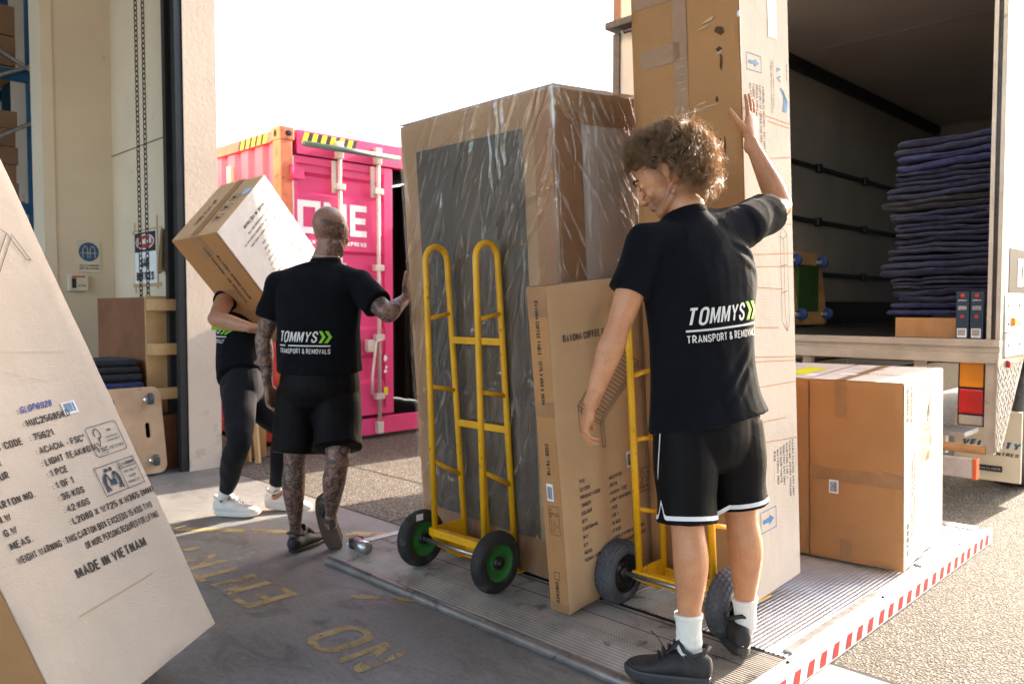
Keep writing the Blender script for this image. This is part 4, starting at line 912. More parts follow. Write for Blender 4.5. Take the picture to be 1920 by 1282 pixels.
class Carton:
    def __init__(s,name,label,o,R,w,d,h,mat,amp=.0015,seed=0,crush=.0,cat='carton',group=None):
        s.o=Vector(o);s.R=R;s.w=w;s.d=d;s.h=h; s.t=thing(name,label,cat,o,group)
        mb=MB(); boxgrid(mb,s.o,R,w,d,h,amp,seed,crush=crush); s.body=mb.build('carton_body',mat,s.t,recalc=True)
        s.X=R@V(1,0,0);s.Y=R@V(0,1,0);s.Z=R@V(0,0,1)
    def face(s,which,lift=.0028):
        """origin at the face's left-bottom as read from outside, U right, V up"""
        if which=='R': return s.o+s.X*lift,s.Y,s.Z
        if which=='F': return s.o-s.X*s.w-s.Y*lift,s.X,s.Z
        if which=='T': return s.o+s.Z*(s.h+lift)-s.X*s.w,s.X,s.Y
    def quads(s,name,mat,which,rects,lift=.0026,par=None):
        O,U,W_=s.face(which,lift)
        for r in rects:
            mb=MB(); quad(mb,O,U,W_,*r); q=mb.build(name,mat,s.t)
        return q
def fsc(mb,O,U,W_,w,h,t=.0022):
    """outline box with a tree/tick mark and its small print"""
    r=.06*h
    poly2(mb,O,U,W_,[(r,0),(w-r,0),(w,r),(w,h-r),(w-r,h),(r,h),(0,h-r),(0,r)],t,True)
    c=(w*.27,h*.62); pts=[(-.09,-.10),(-.03,-.20),(.02,-.05),(.0,-.02),(.07,-.02),(.09,.06),(.07,.14),(.02,.19),(-.03,.17),(-.06,.10),(-.05,.03)]
    poly2(mb,O,U,W_,[(c[0]+a*h*1.5,c[1]+b*h*1.5) for a,b in pts],t*1.5)
    put_text(mb,'FSC',O+U*(w*.10)+W_*(h*.13),U,W_,h*.15,width=w*.32,bold=.01); put_text(mb,'www.fsc.org',O+U*(w*.10)+W_*(h*.05),U,W_,h*.035,width=w*.30)
    put_text(mb,'100%',O+U*(w*.60)+W_*(h*.72),U,W_,h*.085,width=w*.18,bold=.02)
    put_text(mb,'Wood from well-',O+U*(w*.50)+W_*(h*.52),U,W_,h*.055,width=w*.42); put_text(mb,'managed forests',O+U*(w*.50)+W_*(h*.40),U,W_,h*.055,width=w*.42)
    put_text(mb,'FSC\u00ae C111015',O+U*(w*.48)+W_*(h*.14),U,W_,h*.10,width=w*.46)
def warnbox(mb,O,U,W_,w,h,t=.0022):
    poly2(mb,O,U,W_,[(0,0),(w,0),(w,h),(0,h)],t,True); seg(mb,O,U,W_,(w*.56,0),(w*.56,h),t); seg(mb,O,U,W_,(w*.56,h*.72),(w,h*.72),t)
    put_text(mb,'\u26a0 WARNING' if False else 'WARNING',O+U*(w*.66)+W_*(h*.78),U,W_,h*.13,width=w*.31,bold=.02)
    poly2(mb,O,U,W_,[(w*.575,h*.78),(w*.645,h*.78),(w*.61,h*.93)],t,True)
    for i,q in enumerate(('VERY HEAVY','TEAM OR','MECHANICAL LIFT')): put_text(mb,q,O+U*(w*.78)+W_*(h*(.52-.19*i)),U,W_,h*.09,align='c',width=w*(.30 if i else .33)*(.6 if i==1 else 1))
    for sgn,x in ((1,.16),(-1,.42)):
        X=lambda a:w*(x+sgn*a)
        fill2(mb,O,U,W_,[(X(.075)+h*.07*math.cos(k*.63),h*.83+h*.07*math.sin(k*.63)) for k in range(10)])
        for a,b,tt in (((-.02,.62),(.05,.72),.10),((-.02,.62),(-.05,.38),.11),((-.05,.38),(.01,.12),.06),((-.05,.38),(-.06,.10),.06),((.04,.70),(.09,.42),.055)):
            seg(mb,O,U,W_,(X(a[0]),h*a[1]),(X(b[0]),h*b[1]),h*tt)
    fill2(mb,O,U,W_,[(w*.22,h*.30),(w*.37,h*.26),(w*.38,h*.46),(w*.23,h*.50)])
def barcode(mb,O,U,W_,w,h,n=16,seed=1):
    rnd=random.Random(seed);x=0
    for i in range(n):
        q=rnd.uniform(.3,.7)*w/n; quad(mb,O,U,W_,w*i/n,0,w*i/n+q,h)
# ---------- foreground carton ----------
A=V(-2.68444605,1.20951586,.18670949); rr=V(-.40413348,.89361486,.19526551); cc=V(.22711782,.30482196,-.92493301); nn=rr.cross(cc)
R=Matrix((-nn,rr,-cc)).transposed()   # X=outward normal, Y=along rows, Z=up the carton
wF=.591; o=A-rr*wF
C1=Carton('leaning_carton','large tan carton leaning at the left edge in the foreground, printed MADE IN VIETNAM',o,R,.285,wF,1.98,M['card_pale'],.0018,3,.004)
mb=MB(); tF=wF
C1.quads('face_light_tint',M['card_brown'],'F',[(0.002,.003,.283,1.975)],.0022)  # browner sheet: shade on the near side put into the card colour
O,U,W_=C1.face('R',.0036); U2=(U-W_*.085).normalized(); 
def at(s,t): return O+U*s+W_*t
rows=[('P/O',''),('GI CODE','HUC25685KD'),('PRODUCT CODE','75621'),('TIMBER','ACACIA - FSC\u00ae'),('COLOUR','LIGHT TEAK#01A'),('QTY','1 PCE'),('CARTON NO.','1 OF 1'),('N.W','36 KGS'),('G.W','42 KGS'),('MEAS.','L2080 X W725 X H365 (mm)')]
mb=MB(); ty=[.922,.880,.833,.788,.748,.710,.670,.631,.590,.549]
for (a,b),t in zip(rows,ty):
    put_text(mb,a,at(.072,t+.010),U2,W_,.0235,xs=.62,bold=.013); put_text(mb,': '+b,at(.262,t-.006),U2,W_,.0235,xs=.62,bold=.013)
put_text(mb,'WEIGHT WARNING : This carton box exceeds 15 kgs two',at(.072,.512),U2,W_,.0235,width=.485,bold=.010)
put_text(mb,'or more persons required for lifting',at(.278,.455),U2,W_,.0235,width=.285,bold=.010)
put_text(mb,'MADE IN VIETNAM',at(.212,.388),U2,W_,.035,width=.262,bold=.016)
mb.build('printed_text',M['ink_grey'],C1.t)
mb=MB(); put_text(mb,'GLGP6928',at(.272,.918),U2,W_,.022,width=.105,shear=.25); mb.build('handwriting',simple('pen_blue',(.05,.08,.35),.6),C1.t)
mb=MB(); fsc(mb,at(.445,.700),U2,W_,.118,.104); warnbox(mb,at(.415,.574),U2,W_,.154,.098); mb.build('carton_symbols',simple('ink_navy',(.05,.07,.10),.7),C1.t)
mb=MB(); quad(mb,at(.405,.866),U2,W_,0,0,.05,.042); lb=mb.build('barcode_label',M['label_white'],C1.t)
O3=O+(-nn)*.0008
mb=MB(); barcode(mb,O3+U*.411+W_*.873,U2,W_,.038,.03,12); mb.build('barcode',M['ink_blue'],lb)
mb=MB()
seg(mb,O,U,W_,(.165,.289),(.446,.277),.0025); seg(mb,O,U,W_,(.10,1.17),(.50,1.06),.0015); seg(mb,O,U,W_,(.28,1.05),(.40,.985),.0015); mb.build('crease',M['card_tan'],C1.t)
mb=MB()   # bench drawing
for a,b in (((.30,1.30),(.47,1.50)),((.32,1.28),(.49,1.48)),((.47,1.50),(.49,1.48)),((.30,1.30),(.32,1.28)),((.33,1.265),(.50,1.465)),((.49,1.48),(.515,1.385)),((.505,1.475),(.53,1.38)),((.515,1.385),(.53,1.38)),((.22,1.43),(.40,1.63)),((.20,1.46),(.38,1.66)),((.47,1.50),(.38,1.60)),((.12,1.32),(.20,1.46)),((.30,1.30),(.17,1.36))): seg(mb,O,U,W_,a,b,.0022)
mb.build('bench_drawing',M['ink_grey'],C1.t)
mb=MB(); fill2(mb,O,U,W_,[(.30,1.42),(.40,1.56),(.455,1.525),(.37,1.40)]); mb.build('cushion_drawing',M['ink_blue'],C1.t)
# ---------- flat carton ----------
C2=Carton('flat_coffee_table_carton','slim upright carton reading RAVONA COFFEE TABLE between the two yellow hand trucks',(-2.019,2.344,.085),Rm(.844,-.965,5.503),.100,.72,1.299,M['card_tan'],.0012,5,.004)
C2.quads('face_light_tint',M['card_brown'],'F',[(.002,.003,.098,1.296)],.0020)  # browner sheet paints the shade of the narrow face
O,U,W_=C2.face('F',.0032); D=-W_
mb=MB(); put_text(mb,'RAVONA COFFEE TABLE - 1275 x 650 x 360H',O+U*.036+W_*1.245,D,U,.019,width=.405,bold=.02)
put_text(mb,'CODE: 75718',O+U*.036+W_*.685,D,U,.019,width=.125,bold=.02); put_text(mb,'CHECKED',O+U*.036+W_*.125,D,U,.018,width=.085,bold=.02)
poly2(mb,O,U,W_,[(.034,.135),(.062,.135),(.062,.165),(.034,.165)],.002,True); fsc(mb,O+U*.030+W_*.435,D,U,.115,.052,.0016); mb.build('printed_text',M['ink'],C2.t)
mb=MB(); quad(mb,O,U,W_,.028,.455,.062,.525); q=mb.build('barcode_label',M['label_white'],C2.t)
mb=MB(); barcode(mb,O+U*.033+W_*.463-C2.Y*.0008,U,W_,.024,.05,9,3); mb.build('barcode',M['ink'],q)
C2.quads('tape_strip',M['tape'],'F',[(.001,1.18,.099,1.298),(.001,.003,.099,.04),(.001,.79,.099,.85)],.0027)
O,U,W_=C2.face('R',.003)
mb=MB(); put_text(mb,'RAVONA COFFEE TABLE',O+U*.075+W_*1.072,U,W_,.030,width=.33,bold=.012)
vals=['',' HUC37159',' 75718',' ACACIA - FSC\u00ae',' LIGHT TEAK#01A',' 1 PCE',' 1 OF 1',' 15 KGS',' 17 KGS',' L1325 X W700 X H95 (mm)']
labs=['P/O','GI CODE','PRODUCT CODE','TIMBER','COLOUR','QTY','CARTON NO.','N.W','G.W','MEAS.']
for i,(a,b) in enumerate(zip(labs,vals)):
    z=.502-.0325*i; put_text(mb,a,O+U*.112+W_*z,U,W_,.0165,xs=.68,bold=.012); put_text(mb,':'+b,O+U*.292+W_*z,U,W_,.0165,xs=.68,bold=.012)
put_text(mb,'WEIGHT WARNING : This carton box exceeds 15 kgs',O+U*.112+W_*.178,U,W_,.0165,width=.42,bold=.014)
put_text(mb,'MADE IN VIETNAM',O+U*.2+W_*.11,U,W_,.026,width=.26,bold=.02)
fsc(mb,O+U*.50+W_*.36,U,W_,.12,.10); mb.build('printed_text',M['ink_grey'],C2.t)
mb=MB(); a,b,c_,d_=(.135,.815),(.40,1.02),(.56,.93),(.27,.725)
poly2(mb,O,U,W_,[a,b,c_,d_],.003,True); k=lambda p,q,t:(p[0]+(q[0]-p[0])*t,p[1]+(q[1]-p[1])*t)
poly2(mb,O,U,W_,[k(a,c_,.05),k(b,d_,.07),k(c_,a,.05),k(d_,b,.07)],.002,True)
for i in range(1,15): t=.06+.88*i/15; seg(mb,O,U,W_,k(k(a,b,t),k(d_,c_,t),.08),k(k(a,b,t),k(d_,c_,t),.92),.003)
for p in (a,d_,c_):
    for e in (0,.02): seg(mb,O,U,W_,(p[0]+e,p[1]),(p[0]+e+.004,p[1]-.11),.0025)
    seg(mb,O,U,W_,(p[0]+.004,p[1]-.11),(p[0]+.024,p[1]-.11),.0025)
poly2(mb,O,U,W_,[(a[0],a[1]-.015),(d_[0],d_[1]-.015),(c_[0],c_[1]-.015)],.0025); mb.build('table_drawing',M['ink_grey'],C2.t)
mb=MB(); quad(mb,O,U,W_,.43,.49,.48,.56); q=mb.build('barcode_label',M['label_white'],C2.t)
mb=MB(); barcode(mb,O+U*.436+W_*.497+C2.X*.0008,U,W_,.038,.05,12,5); mb.build('barcode',M['ink'],q)
C2.quads('tape_strip',M['tape'],'T',[(.001,.002,.099,.10),(.035,.10,.065,.718)],.0022)
# ---------- tall carton ----------
C3=Carton('tall_carton','very tall scuffed brown carton with blue arrows, standing on the hand truck with grey tyres',(-1.52,2.88963,.12145),Rm(.234,-.612,3.613),.489,.4016,2.52,M['card_brown'],.0018,8,.012)
C3.quads('face_light_tint',M['card_pale'],'R',[(.004,.003,.399,2.517)],.0026)  # pale sheet: sunlight on the printed side put into the colour
O,U,W_=C3.face('R',.0040); D=-W_
mb=MB()
def icon(x0,z0,w,h):
    poly2(mb,O,U,W_,[(x0,z0),(x0+w,z0),(x0+w,z0+h),(x0,z0+h)],.003,True); ym=z0+h*.5
    fill2(mb,O,U,W_,[(x0+w*.15,ym-h*.10),(x0+w*.55,ym-h*.10),(x0+w*.55,ym+h*.10),(x0+w*.15,ym+h*.10)]); fill2(mb,O,U,W_,[(x0+w*.55,ym-h*.24),(x0+w*.85,ym),(x0+w*.55,ym+h*.24)])
icon(.046,2.085,.115,.062); icon(.06,.265,.13,.085)
put_text(mb,'LV',O+U*.29+W_*2.125,D,U,.035,width=.055,bold=.02); put_text(mb,'T',O+U*.065+W_*1.615,D,U,.03,bold=.02); put_text(mb,'L',O+U*.065+W_*1.58,D,U,.03,bold=.02)
for i in range(4): poly2(mb,O,U,W_,[(.318+.014*i,2.045-.012*i),(.345+.010*i,2.035-.012*i),(.352+.006*i,2.005-.012*i),(.338+.008*i,1.955)],.010)
mb.build('blue_print',M['ink_blue'],C3.t)
mb=MB()
for i,(q,l) in enumerate((('ASSEMBLED IN CHINA - ENT UNIT 240CM',.30),('CARTON 1 OF 1 OPEN THIS SIDE',.22),('GROSS 42KG',.10),('FABRIC WHITE',.10),('MATERIAL MDF  MADE IN CHINA',.26))): put_text(mb,q,O+U*(.165-.026*i)+W_*2.035,D,U,.015,width=l,bold=.005)
put_text(mb,'Imported by',O+U*.372+W_*2.15,D,U,.009,width=.07); put_text(mb,'LEISURE VALLEY IMPORTS PTY LTD AUSTRALIA',O+U*.255+W_*2.15,D,U,.008,width=.19)
put_text(mb,'FURNITURE QUALITY GUARANTEED',O+U*.238+W_*2.14,D,U,.008,width=.20)
for i,(q,l) in enumerate((('ASTRA FLUTED  ENT UNIT',.245),('ITEM NO. ASTRF WH2400',.235),('CARTON 1 OF 1',.15),('CONTENT ENT UNIT',.17),('COLOUR WHITE',.15),('MATERIAL MDF',.15),('PO#: ..............',.13))):
    put_text(mb,q,O+U*(.345-.027*i)+W_*(.60-.004*i),D,U,.0145,width=l,bold=.006)
for a,b in (((.30,1.49),(.285,1.45)),((.30,1.49),(.345,1.46)),((.285,1.45),(.285,1.10)),((.345,1.46),(.350,1.09)),((.315,1.44),(.315,1.13)),((.285,1.45),(.315,1.44)),((.315,1.44),(.345,1.46)),((.285,1.10),(.33,1.06)),((.33,1.06),(.35,1.09)),((.285,1.33),(.345,1.335)),((.285,1.22),(.345,1.225)),((.315,1.13),(.33,1.06))): seg(mb,O,U,W_,a,b,.0022)
mb.build('printed_text',M['ink_grey'],C3.t)
C3.quads('white_label',M['label_white'],'R',[(.224,2.235,.295,2.39)],.0045); 
mb=MB()
for (z,a,b,dz) in ((1.935,.005,.395,.025),(1.905,.2,.39,.012),(1.755,.16,.39,-.02),(1.50,.01,.39,.0),(1.38,.005,.395,.0),(1.335,.005,.395,.01),(1.255,.03,.30,.02),(1.10,.01,.25,.02),(.985,.005,.395,.04),(.965,.005,.395,.035),(.86,.01,.39,.02),(.72,.005,.3,.02),(.64,.005,.395,.04)):
    seg(mb,O,U,W_,(a,z),(b,z-dz),.0028)
mb.build('crease',M['card_brown'],C3.t)
C3.quads('clear_tape',M['tape'],'R',[(.001,1.335,.399,1.40),(.001,.96,.4,.985)],.0034) if False else None
O,U,W_=C3.face('F',.0035); w=.489
C3.quads('tape_strip',M['tape'],'F',[(w-.29,.005,w-.225,2.515),(w-.45,2.165,w-.26,2.24),(w-.42,1.875,w-.20,1.92),(w-.48,2.41,w-.24,2.50),(w-.40,1.15,w-.15,1.21)],.0028)
mb=MB(); rnd=random.Random(4)
for (x,z,a,b) in ((.080,2.24,.05,.035),(.085,2.17,.030,.022),(.078,2.12,.012,.075),(.100,1.985,.012,.03),(.070,1.80,.013,.075),(.09,1.83,.01,.02),(.085,1.66,.014,.035),(.10,1.45,.01,.02)):
    ps=[(w-x+a/2*math.cos(k*.7)*rnd.uniform(.5,1.1),z+b/2*math.sin(k*.7)*rnd.uniform(.6,1.1)) for k in range(9)]; fill2(mb,O,U,W_,ps)
mb.build('torn_hole',simple('torn_card',(.10,.05,.025),.9,var=.4,vscale=60),C3.t)
mb=MB()
for (x,z,a,b) in ((.13,2.285,.055,.014),(.15,2.265,.06,.006),(.085,2.155,.028,.012),(.14,1.965,.10,.004),(.22,1.955,.14,.004),(.17,1.98,.05,.006),(.085,1.63,.01,.03),(.09,1.735,.05,.003),(.09,1.725,.045,.003)):
    q=[(w-x-a/2,z-.004),(w-x,z+b*.6),(w-x+a/2,z+b),(w-x+a/3,z)]; fill2(mb,O,U,W_,q)
for k in range(9): seg(mb,O,U,W_,(w-.275+.004*(k%3),2.17-.03*k-.12*(k>4)),(w-.235,2.172-.03*k-.12*(k>4)),.0018)
mb.build('torn_fibre',simple('card_fibre',(.66,.47,.28),.9),C3.t)
mb=MB(); q=O
for k in range(5): mb.ell(C3.o+C3.X*.001*k+C3.Z*(2.28-.05*k)-C3.Y*.001,(.006,.006,.012)) if k<1 else None
seg(mb,*C3.face('R',.0045),(.002,2.10),(.002,2.515),.003); mb.build('split_edge',M['label_white'],C3.t)
# ---------- big carton pair ----------
def BIG(o,R,w,name,label,seed): return Carton(name,label,o,R,w,.736,.869,M['card_brown'],.0022,seed,.010,group=None)
Rb=Rm(4.408,-.495,2.043)
C4=BIG((-1.272,3.804,.085),Rb,.425,'lounge_chair_carton','big square brown carton at the right rear of the platform, sunlit printed side',12)
C4.quads('face_light_tint',M['card_pale'],'R',[(.003,.003,.733,.866)],.0026); C4.quads('face_light_tint',M['card_pale'],'T',[(.003,.003,.422,.733)],.0026)  # sunlit side and top painted as paler card sheets
C4.quads('tape_strip',M['tape'],'F',[(.001,.385,.424,.445),(.125,.70,.175,.868),(.145,.005,.20,.11)],.003)
C4.quads('tape_strip',M['tape'],'T',[(.125,.003,.175,.733)],.003)
O,U,W_=C4.face('F',.004)
mb=MB(); quad(mb,O,U,W_,.095,.325,.14,.39); q=mb.build('barcode_label',M['label_white'],C4.t)
mb=MB(); barcode(mb,O+U*.101+W_*.332-C4.Y*.0008,U,W_,.032,.048,11,8); mb.build('barcode',M['ink'],q)
O,U,W_=C4.face('R',.0038); D=-W_
mb=MB(); put_text(mb,'SINGLE',O+U*.045+W_*.84,D,U,.03,width=.16,bold=.02); put_text(mb,'FRAGILE',O+U*.11+W_*.84,D,U,.028,width=.17,bold=.005); mb.build('red_print',M['ink_red'],C4.t)
mb=MB(); put_text(mb,'RAVONA SINGLE LOUNGE',O+U*.15+W_*.14,W_,-U,.020,width=.36,bold=.01); put_text(mb,'WITH CUSHION - KD 2PCS/CTN',O+U*.19+W_*.14,W_,-U,.018,width=.38,bold=.01)
put_text(mb,'67889',O+U*.085+W_*.06,W_,-U,.035,width=.15,bold=.02)
for i in range(7): put_text(mb,('TIMBER : ACACIA - FSC','COLOUR : LIGHT TEAK','QTY : 1 PCE','CARTON NO. : 1 OF 1','N.W : 25 KGS','G.W : 29 KGS','MEAS : L800 X W760')[i],O+U*(.30+.03*i)+W_*.45,W_,-U,.013,width=.2,bold=.005)
poly2(mb,O,U,W_,[(.36,.60),(.50,.60),(.50,.80),(.36,.80)],.003,True)
for a,b in (((.40,.66),(.44,.72)),((.44,.72),(.46,.66)),((.42,.64),(.47,.76))): seg(mb,O,U,W_,a,b,.01)
for a,b in (((.35,.12),(.50,.34)),((.50,.34),(.58,.30)),((.35,.12),(.44,.06)),((.44,.06),(.58,.30))): seg(mb,O,U,W_,a,b,.003)
mb.build('printed_text',M['ink_grey'],C4.t); 
C4.quads('blue_label',simple('label_blue',(.45,.60,.85),.5),'R',[(.14,.60,.17,.67),(.11,.24,.14,.32)],.004)
O,U,W_=C4.face('T',.0045)
mb=MB(); put_text(mb,'RAVONA SINGLE LOUNGE',O+U*.42+W_*.30,-U,-W_,.026,width=.30,bold=.01); put_text(mb,'CODE: 75712',O+U*.2+W_*.52,-U,-W_,.026,width=.15,bold=.01); mb.build('top_print',M['ink_grey'],C4.t)
C4.quads('white_label',M['label_white'],'T',[(.07,.22,.15,.28)],.0042)
o5=V(-1.272,3.804,.085)-Rb@V(.431,0,0)+Rb@V(0,.008,0)
C5=BIG(o5,Rb,.50,'second_lounge_carton','brown carton mostly hidden behind the tall carton, with a yellow label on its top',21)
C5.quads('face_light_tint',M['card_pale'],'T',[(.003,.003,.497,.733)],.0026)  # pale sheet paints the light falling on the top
C5.quads('yellow_label',M['label_yellow'],'T',[(.31,.15,.43,.50)],.0036); C5.quads('white_label',M['label_white'],'T',[(.44,.10,.49,.2)],.0036)
# ---------- film wrapped wardrobe ----------
o=V(-2.187,2.554,.10);R=Rm(-2.666,.577,4.38);w,d,h=1.082,.549,2.099
C6=Carton('film_wrapped_cabinet','tall cabinet padded with brown card and wrapped in clear plastic film',o,R,w-.02,d-.02,h-.01,M['card_tan'],.002,31,cat='cabinet')
C6.quads('dark_panel',simple('dark_panel',(.062,.046,.032),.45,var=.25,vscale=9,bs=.3,bscale=200),'F',[(.125,.17,.885,1.95)],.003)
C6.quads('panel_sheet',simple('grey_sheet',(.088,.066,.046),.35,var=.2,vscale=7,bs=.4,bscale=120),'F',[(.40,.165,.79,1.94)],.0045)
C6.quads('corner_board',M['card_brown'],'F',[(.955,.01,1.06,2.08)],.005)
C6.quads('lower_band',M['card_brown'],'F',[(.0,.0,.95,.17)],.004)
C6.quads('foam_panel',M['foam'],'R',[(.165,.05,.50,1.95)],.004)
C6.quads('card_band',M['card_brown'],'R',[(.0,.0,.16,2.0)],.003)
def creases(seed,n,ang,spread,L,depth,W_,H_):
    rnd=random.Random(seed); out=[]
    for _ in range(n):
        a=R_(ang+rnd.gauss(0,spread)); out.append((rnd.uniform(0,W_),rnd.uniform(0,H_),math.cos(a),math.sin(a),L*rnd.uniform(.35,1.3),depth*rnd.uniform(.35,1.2)*(1 if rnd.random()<.75 else -1),rnd.uniform(.004,.011)))
    return np.array(out)
def film(O,U,Wv,N,W_,H_,nu,nv,cr,seed,base=.006):
    us=np.linspace(0,W_,nu+1);vs_=np.linspace(0,H_,nv+1);A,B=np.meshgrid(us,vs_,indexing='ij'); Z=np.zeros_like(A)
    for (cx,cy,dx,dy,L,dp,wd_) in cr:
        s=(A-cx)*dx+(B-cy)*dy; t=-(A-cx)*dy+(B-cy)*dx+.02*np.sin(s*9/L+cx*9)*L
        f=np.exp(-(t/wd_)**2)*np.clip(1-(s/L)**2,0,1)**1.5; Z+=dp*f
    rs=np.random.RandomState(seed)
    for k in range(8): Z+=.0009*np.sin(A*rs.uniform(5,24)+B*rs.uniform(-20,20)+rs.uniform(0,6))
    e=np.minimum(np.minimum(A,W_-A),np.minimum(B,H_-B)); Z=base+(np.clip(Z,-.005,.03)+.001)*np.clip(e/.02,0,1)
    mb=MB(); vs=[]
    O=np.array(O);U=np.array(U);Wv=np.array(Wv);N=np.array(N)
    P_=O+A[...,None]*U+B[...,None]*Wv+Z[...,None]*N
    P_=P_.reshape(-1,3); n2=nv+1
    fs=[(i*n2+j,(i+1)*n2+j,(i+1)*n2+j+1,i*n2+j+1) for i in range(nu) for j in range(nv)]
    mb.add(P_.tolist(),fs,True); return mb
b=.008
O,U,W_=C6.face('F',0); 
film(O-U*b,U,W_,-C6.Y,w+.008,h+.004,200,330,np.vstack([creases(1,85,63,7,.42,.009,w,h),creases(2,40,25,10,.22,.006,w,h),creases(3,26,92,4,.30,.007,w,h),creases(7,60,150,25,.06,.006,w,.9)]),1,b).build('film_front',M['film'],C6.t)
O,U,W_=C6.face('R',0)
film(O-U*b,U,W_,C6.X,d+.008,h+.004,120,330,np.vstack([creases(4,60,126,8,.30,.008,d,h),creases(5,22,155,10,.16,.006,d,h),creases(6,22,94,3,.3,.009,d,h)]),2,b).build('film_side',M['film'],C6.t)
O,U,W_=C6.face('T',0)
film(O-U*b-W_*b,U,W_,C6.Z,w+.008,d+.008,60,40,creases(8,30,20,40,.1,.008,w,d),3,b).build('film_top',M['film'],C6.t)
def folds(nm,face,W_,H_,n,ang,spread,wmax,seed,mat,lift,curve=.02):
    O,U,Wv=face; rnd=random.Random(seed); mb=MB()
    for _ in range(n):
        cx,cy=rnd.uniform(0,W_),rnd.uniform(0,H_); a=R_(ang+rnd.gauss(0,spread)); L=rnd.uniform(.12,.55); w=rnd.uniform(.001,wmax)*(1 if rnd.random()<.3 else .35); k=rnd.uniform(-curve,curve); ph=rnd.uniform(0,6)
        vs=[];m=20
        for i in range(m+1):
            t=i/m-.5; x=cx+math.cos(a)*L*t-math.sin(a)*k*math.cos(t*3.1+ph); y=cy+math.sin(a)*L*t+math.cos(a)*k*math.cos(t*3.1+ph); ww=w*math.sin(math.pi*(i/m))**.6*(.7+.5*math.sin(i*1.7+ph))
            for s_ in(-1,1):
                xx=x-math.sin(a)*ww*s_;yy=y+math.cos(a)*ww*s_
                xx=min(max(xx,.004),W_-.004);yy=min(max(yy,.004),H_-.004); N_=U.cross(Wv)
                vs.append(O+U*xx+Wv*yy+N_*(lift+.004*math.sin(i*.9+ph)*(s_)))
        mb.add(vs,[(2*i,2*i+2,2*i+3,2*i+1) for i in range(m)],True)
    q=mb.build(nm,mat,C6.t); q['kind']='stuff'; return q
folds('film_fold',C6.face('F',.008),1.06,2.08,70,63,7,.010,51,M['film_fold'],.014)
folds('film_fold',C6.face('R',.008),.53,2.08,34,122,7,.009,52,M['film_fold_side'],.014)
# ---------- hand trucks ----------
def tyre(c,r,wd,knob,mat,rimmat,hubmat,par,side):
    c=V(c);nu=240;prof=[];nv=36
    for j in range(nv+1):
        a=-math.pi*.64+math.pi*1.28*j/nv; prof.append((math.sin(a)*wd/2*(1 if abs(math.sin(a))<.9 else 1),math.cos(a)))
    vs=[];fs=[];rt=r*.30
    for i in range(nu):
        th=2*math.pi*i/nu
        for j,(x,cz) in enumerate(prof):
            tr=(r-rt)+rt*(cz if cz<0 else cz**.7)*.95
            dpt=0
            if cz>(.22 if knob else .45):
                row=int((j)/nv*(9 if knob else 12)); ph=(i/nu*(34 if knob else 60)+ (row%2)*.5)%1; fr=((j/nv*(9 if knob else 12))%1)
                dpt=-.0055*(knob or .5) if (ph<.24 or fr<.28) else 0
            rr_=tr+dpt+rt*.05
            vs.append(c+V(x,math.cos(th)*rr_,math.sin(th)*rr_))
    m=nv+1
    for i in range(nu):
        for j in range(nv): fs.append((i*m+j,i*m+j+1,((i+1)%nu)*m+j+1,((i+1)%nu)*m+j))
    mb=MB(); mb.add(vs,fs,True); wh=mb.build('wheel',mat,par,recalc=True)
    ri=r*.64
    mb=MB()
    for s in (1,-1): mb.disc(c,(s,0,0),[(0,ri*1.02),(wd*.36,ri*1.02),(wd*.38,ri*.96),(wd*.34,ri*.88),(wd*.20,ri*.82),(wd*.18,ri*.45),(wd*.26,ri*.36),(wd*.26,.0)],40)
    rim=mb.build('rim',rimmat,wh)
    mb=MB()
    for s in (1,-1): mb.disc(c,(s,0,0),[(wd*.20,.030),(wd*.42,.028),(wd*.45,.018),(wd*.45,.013),(wd*.62,.012),(wd*.64,.004)],18)
    mb.build('hub',hubmat,wh); return wh
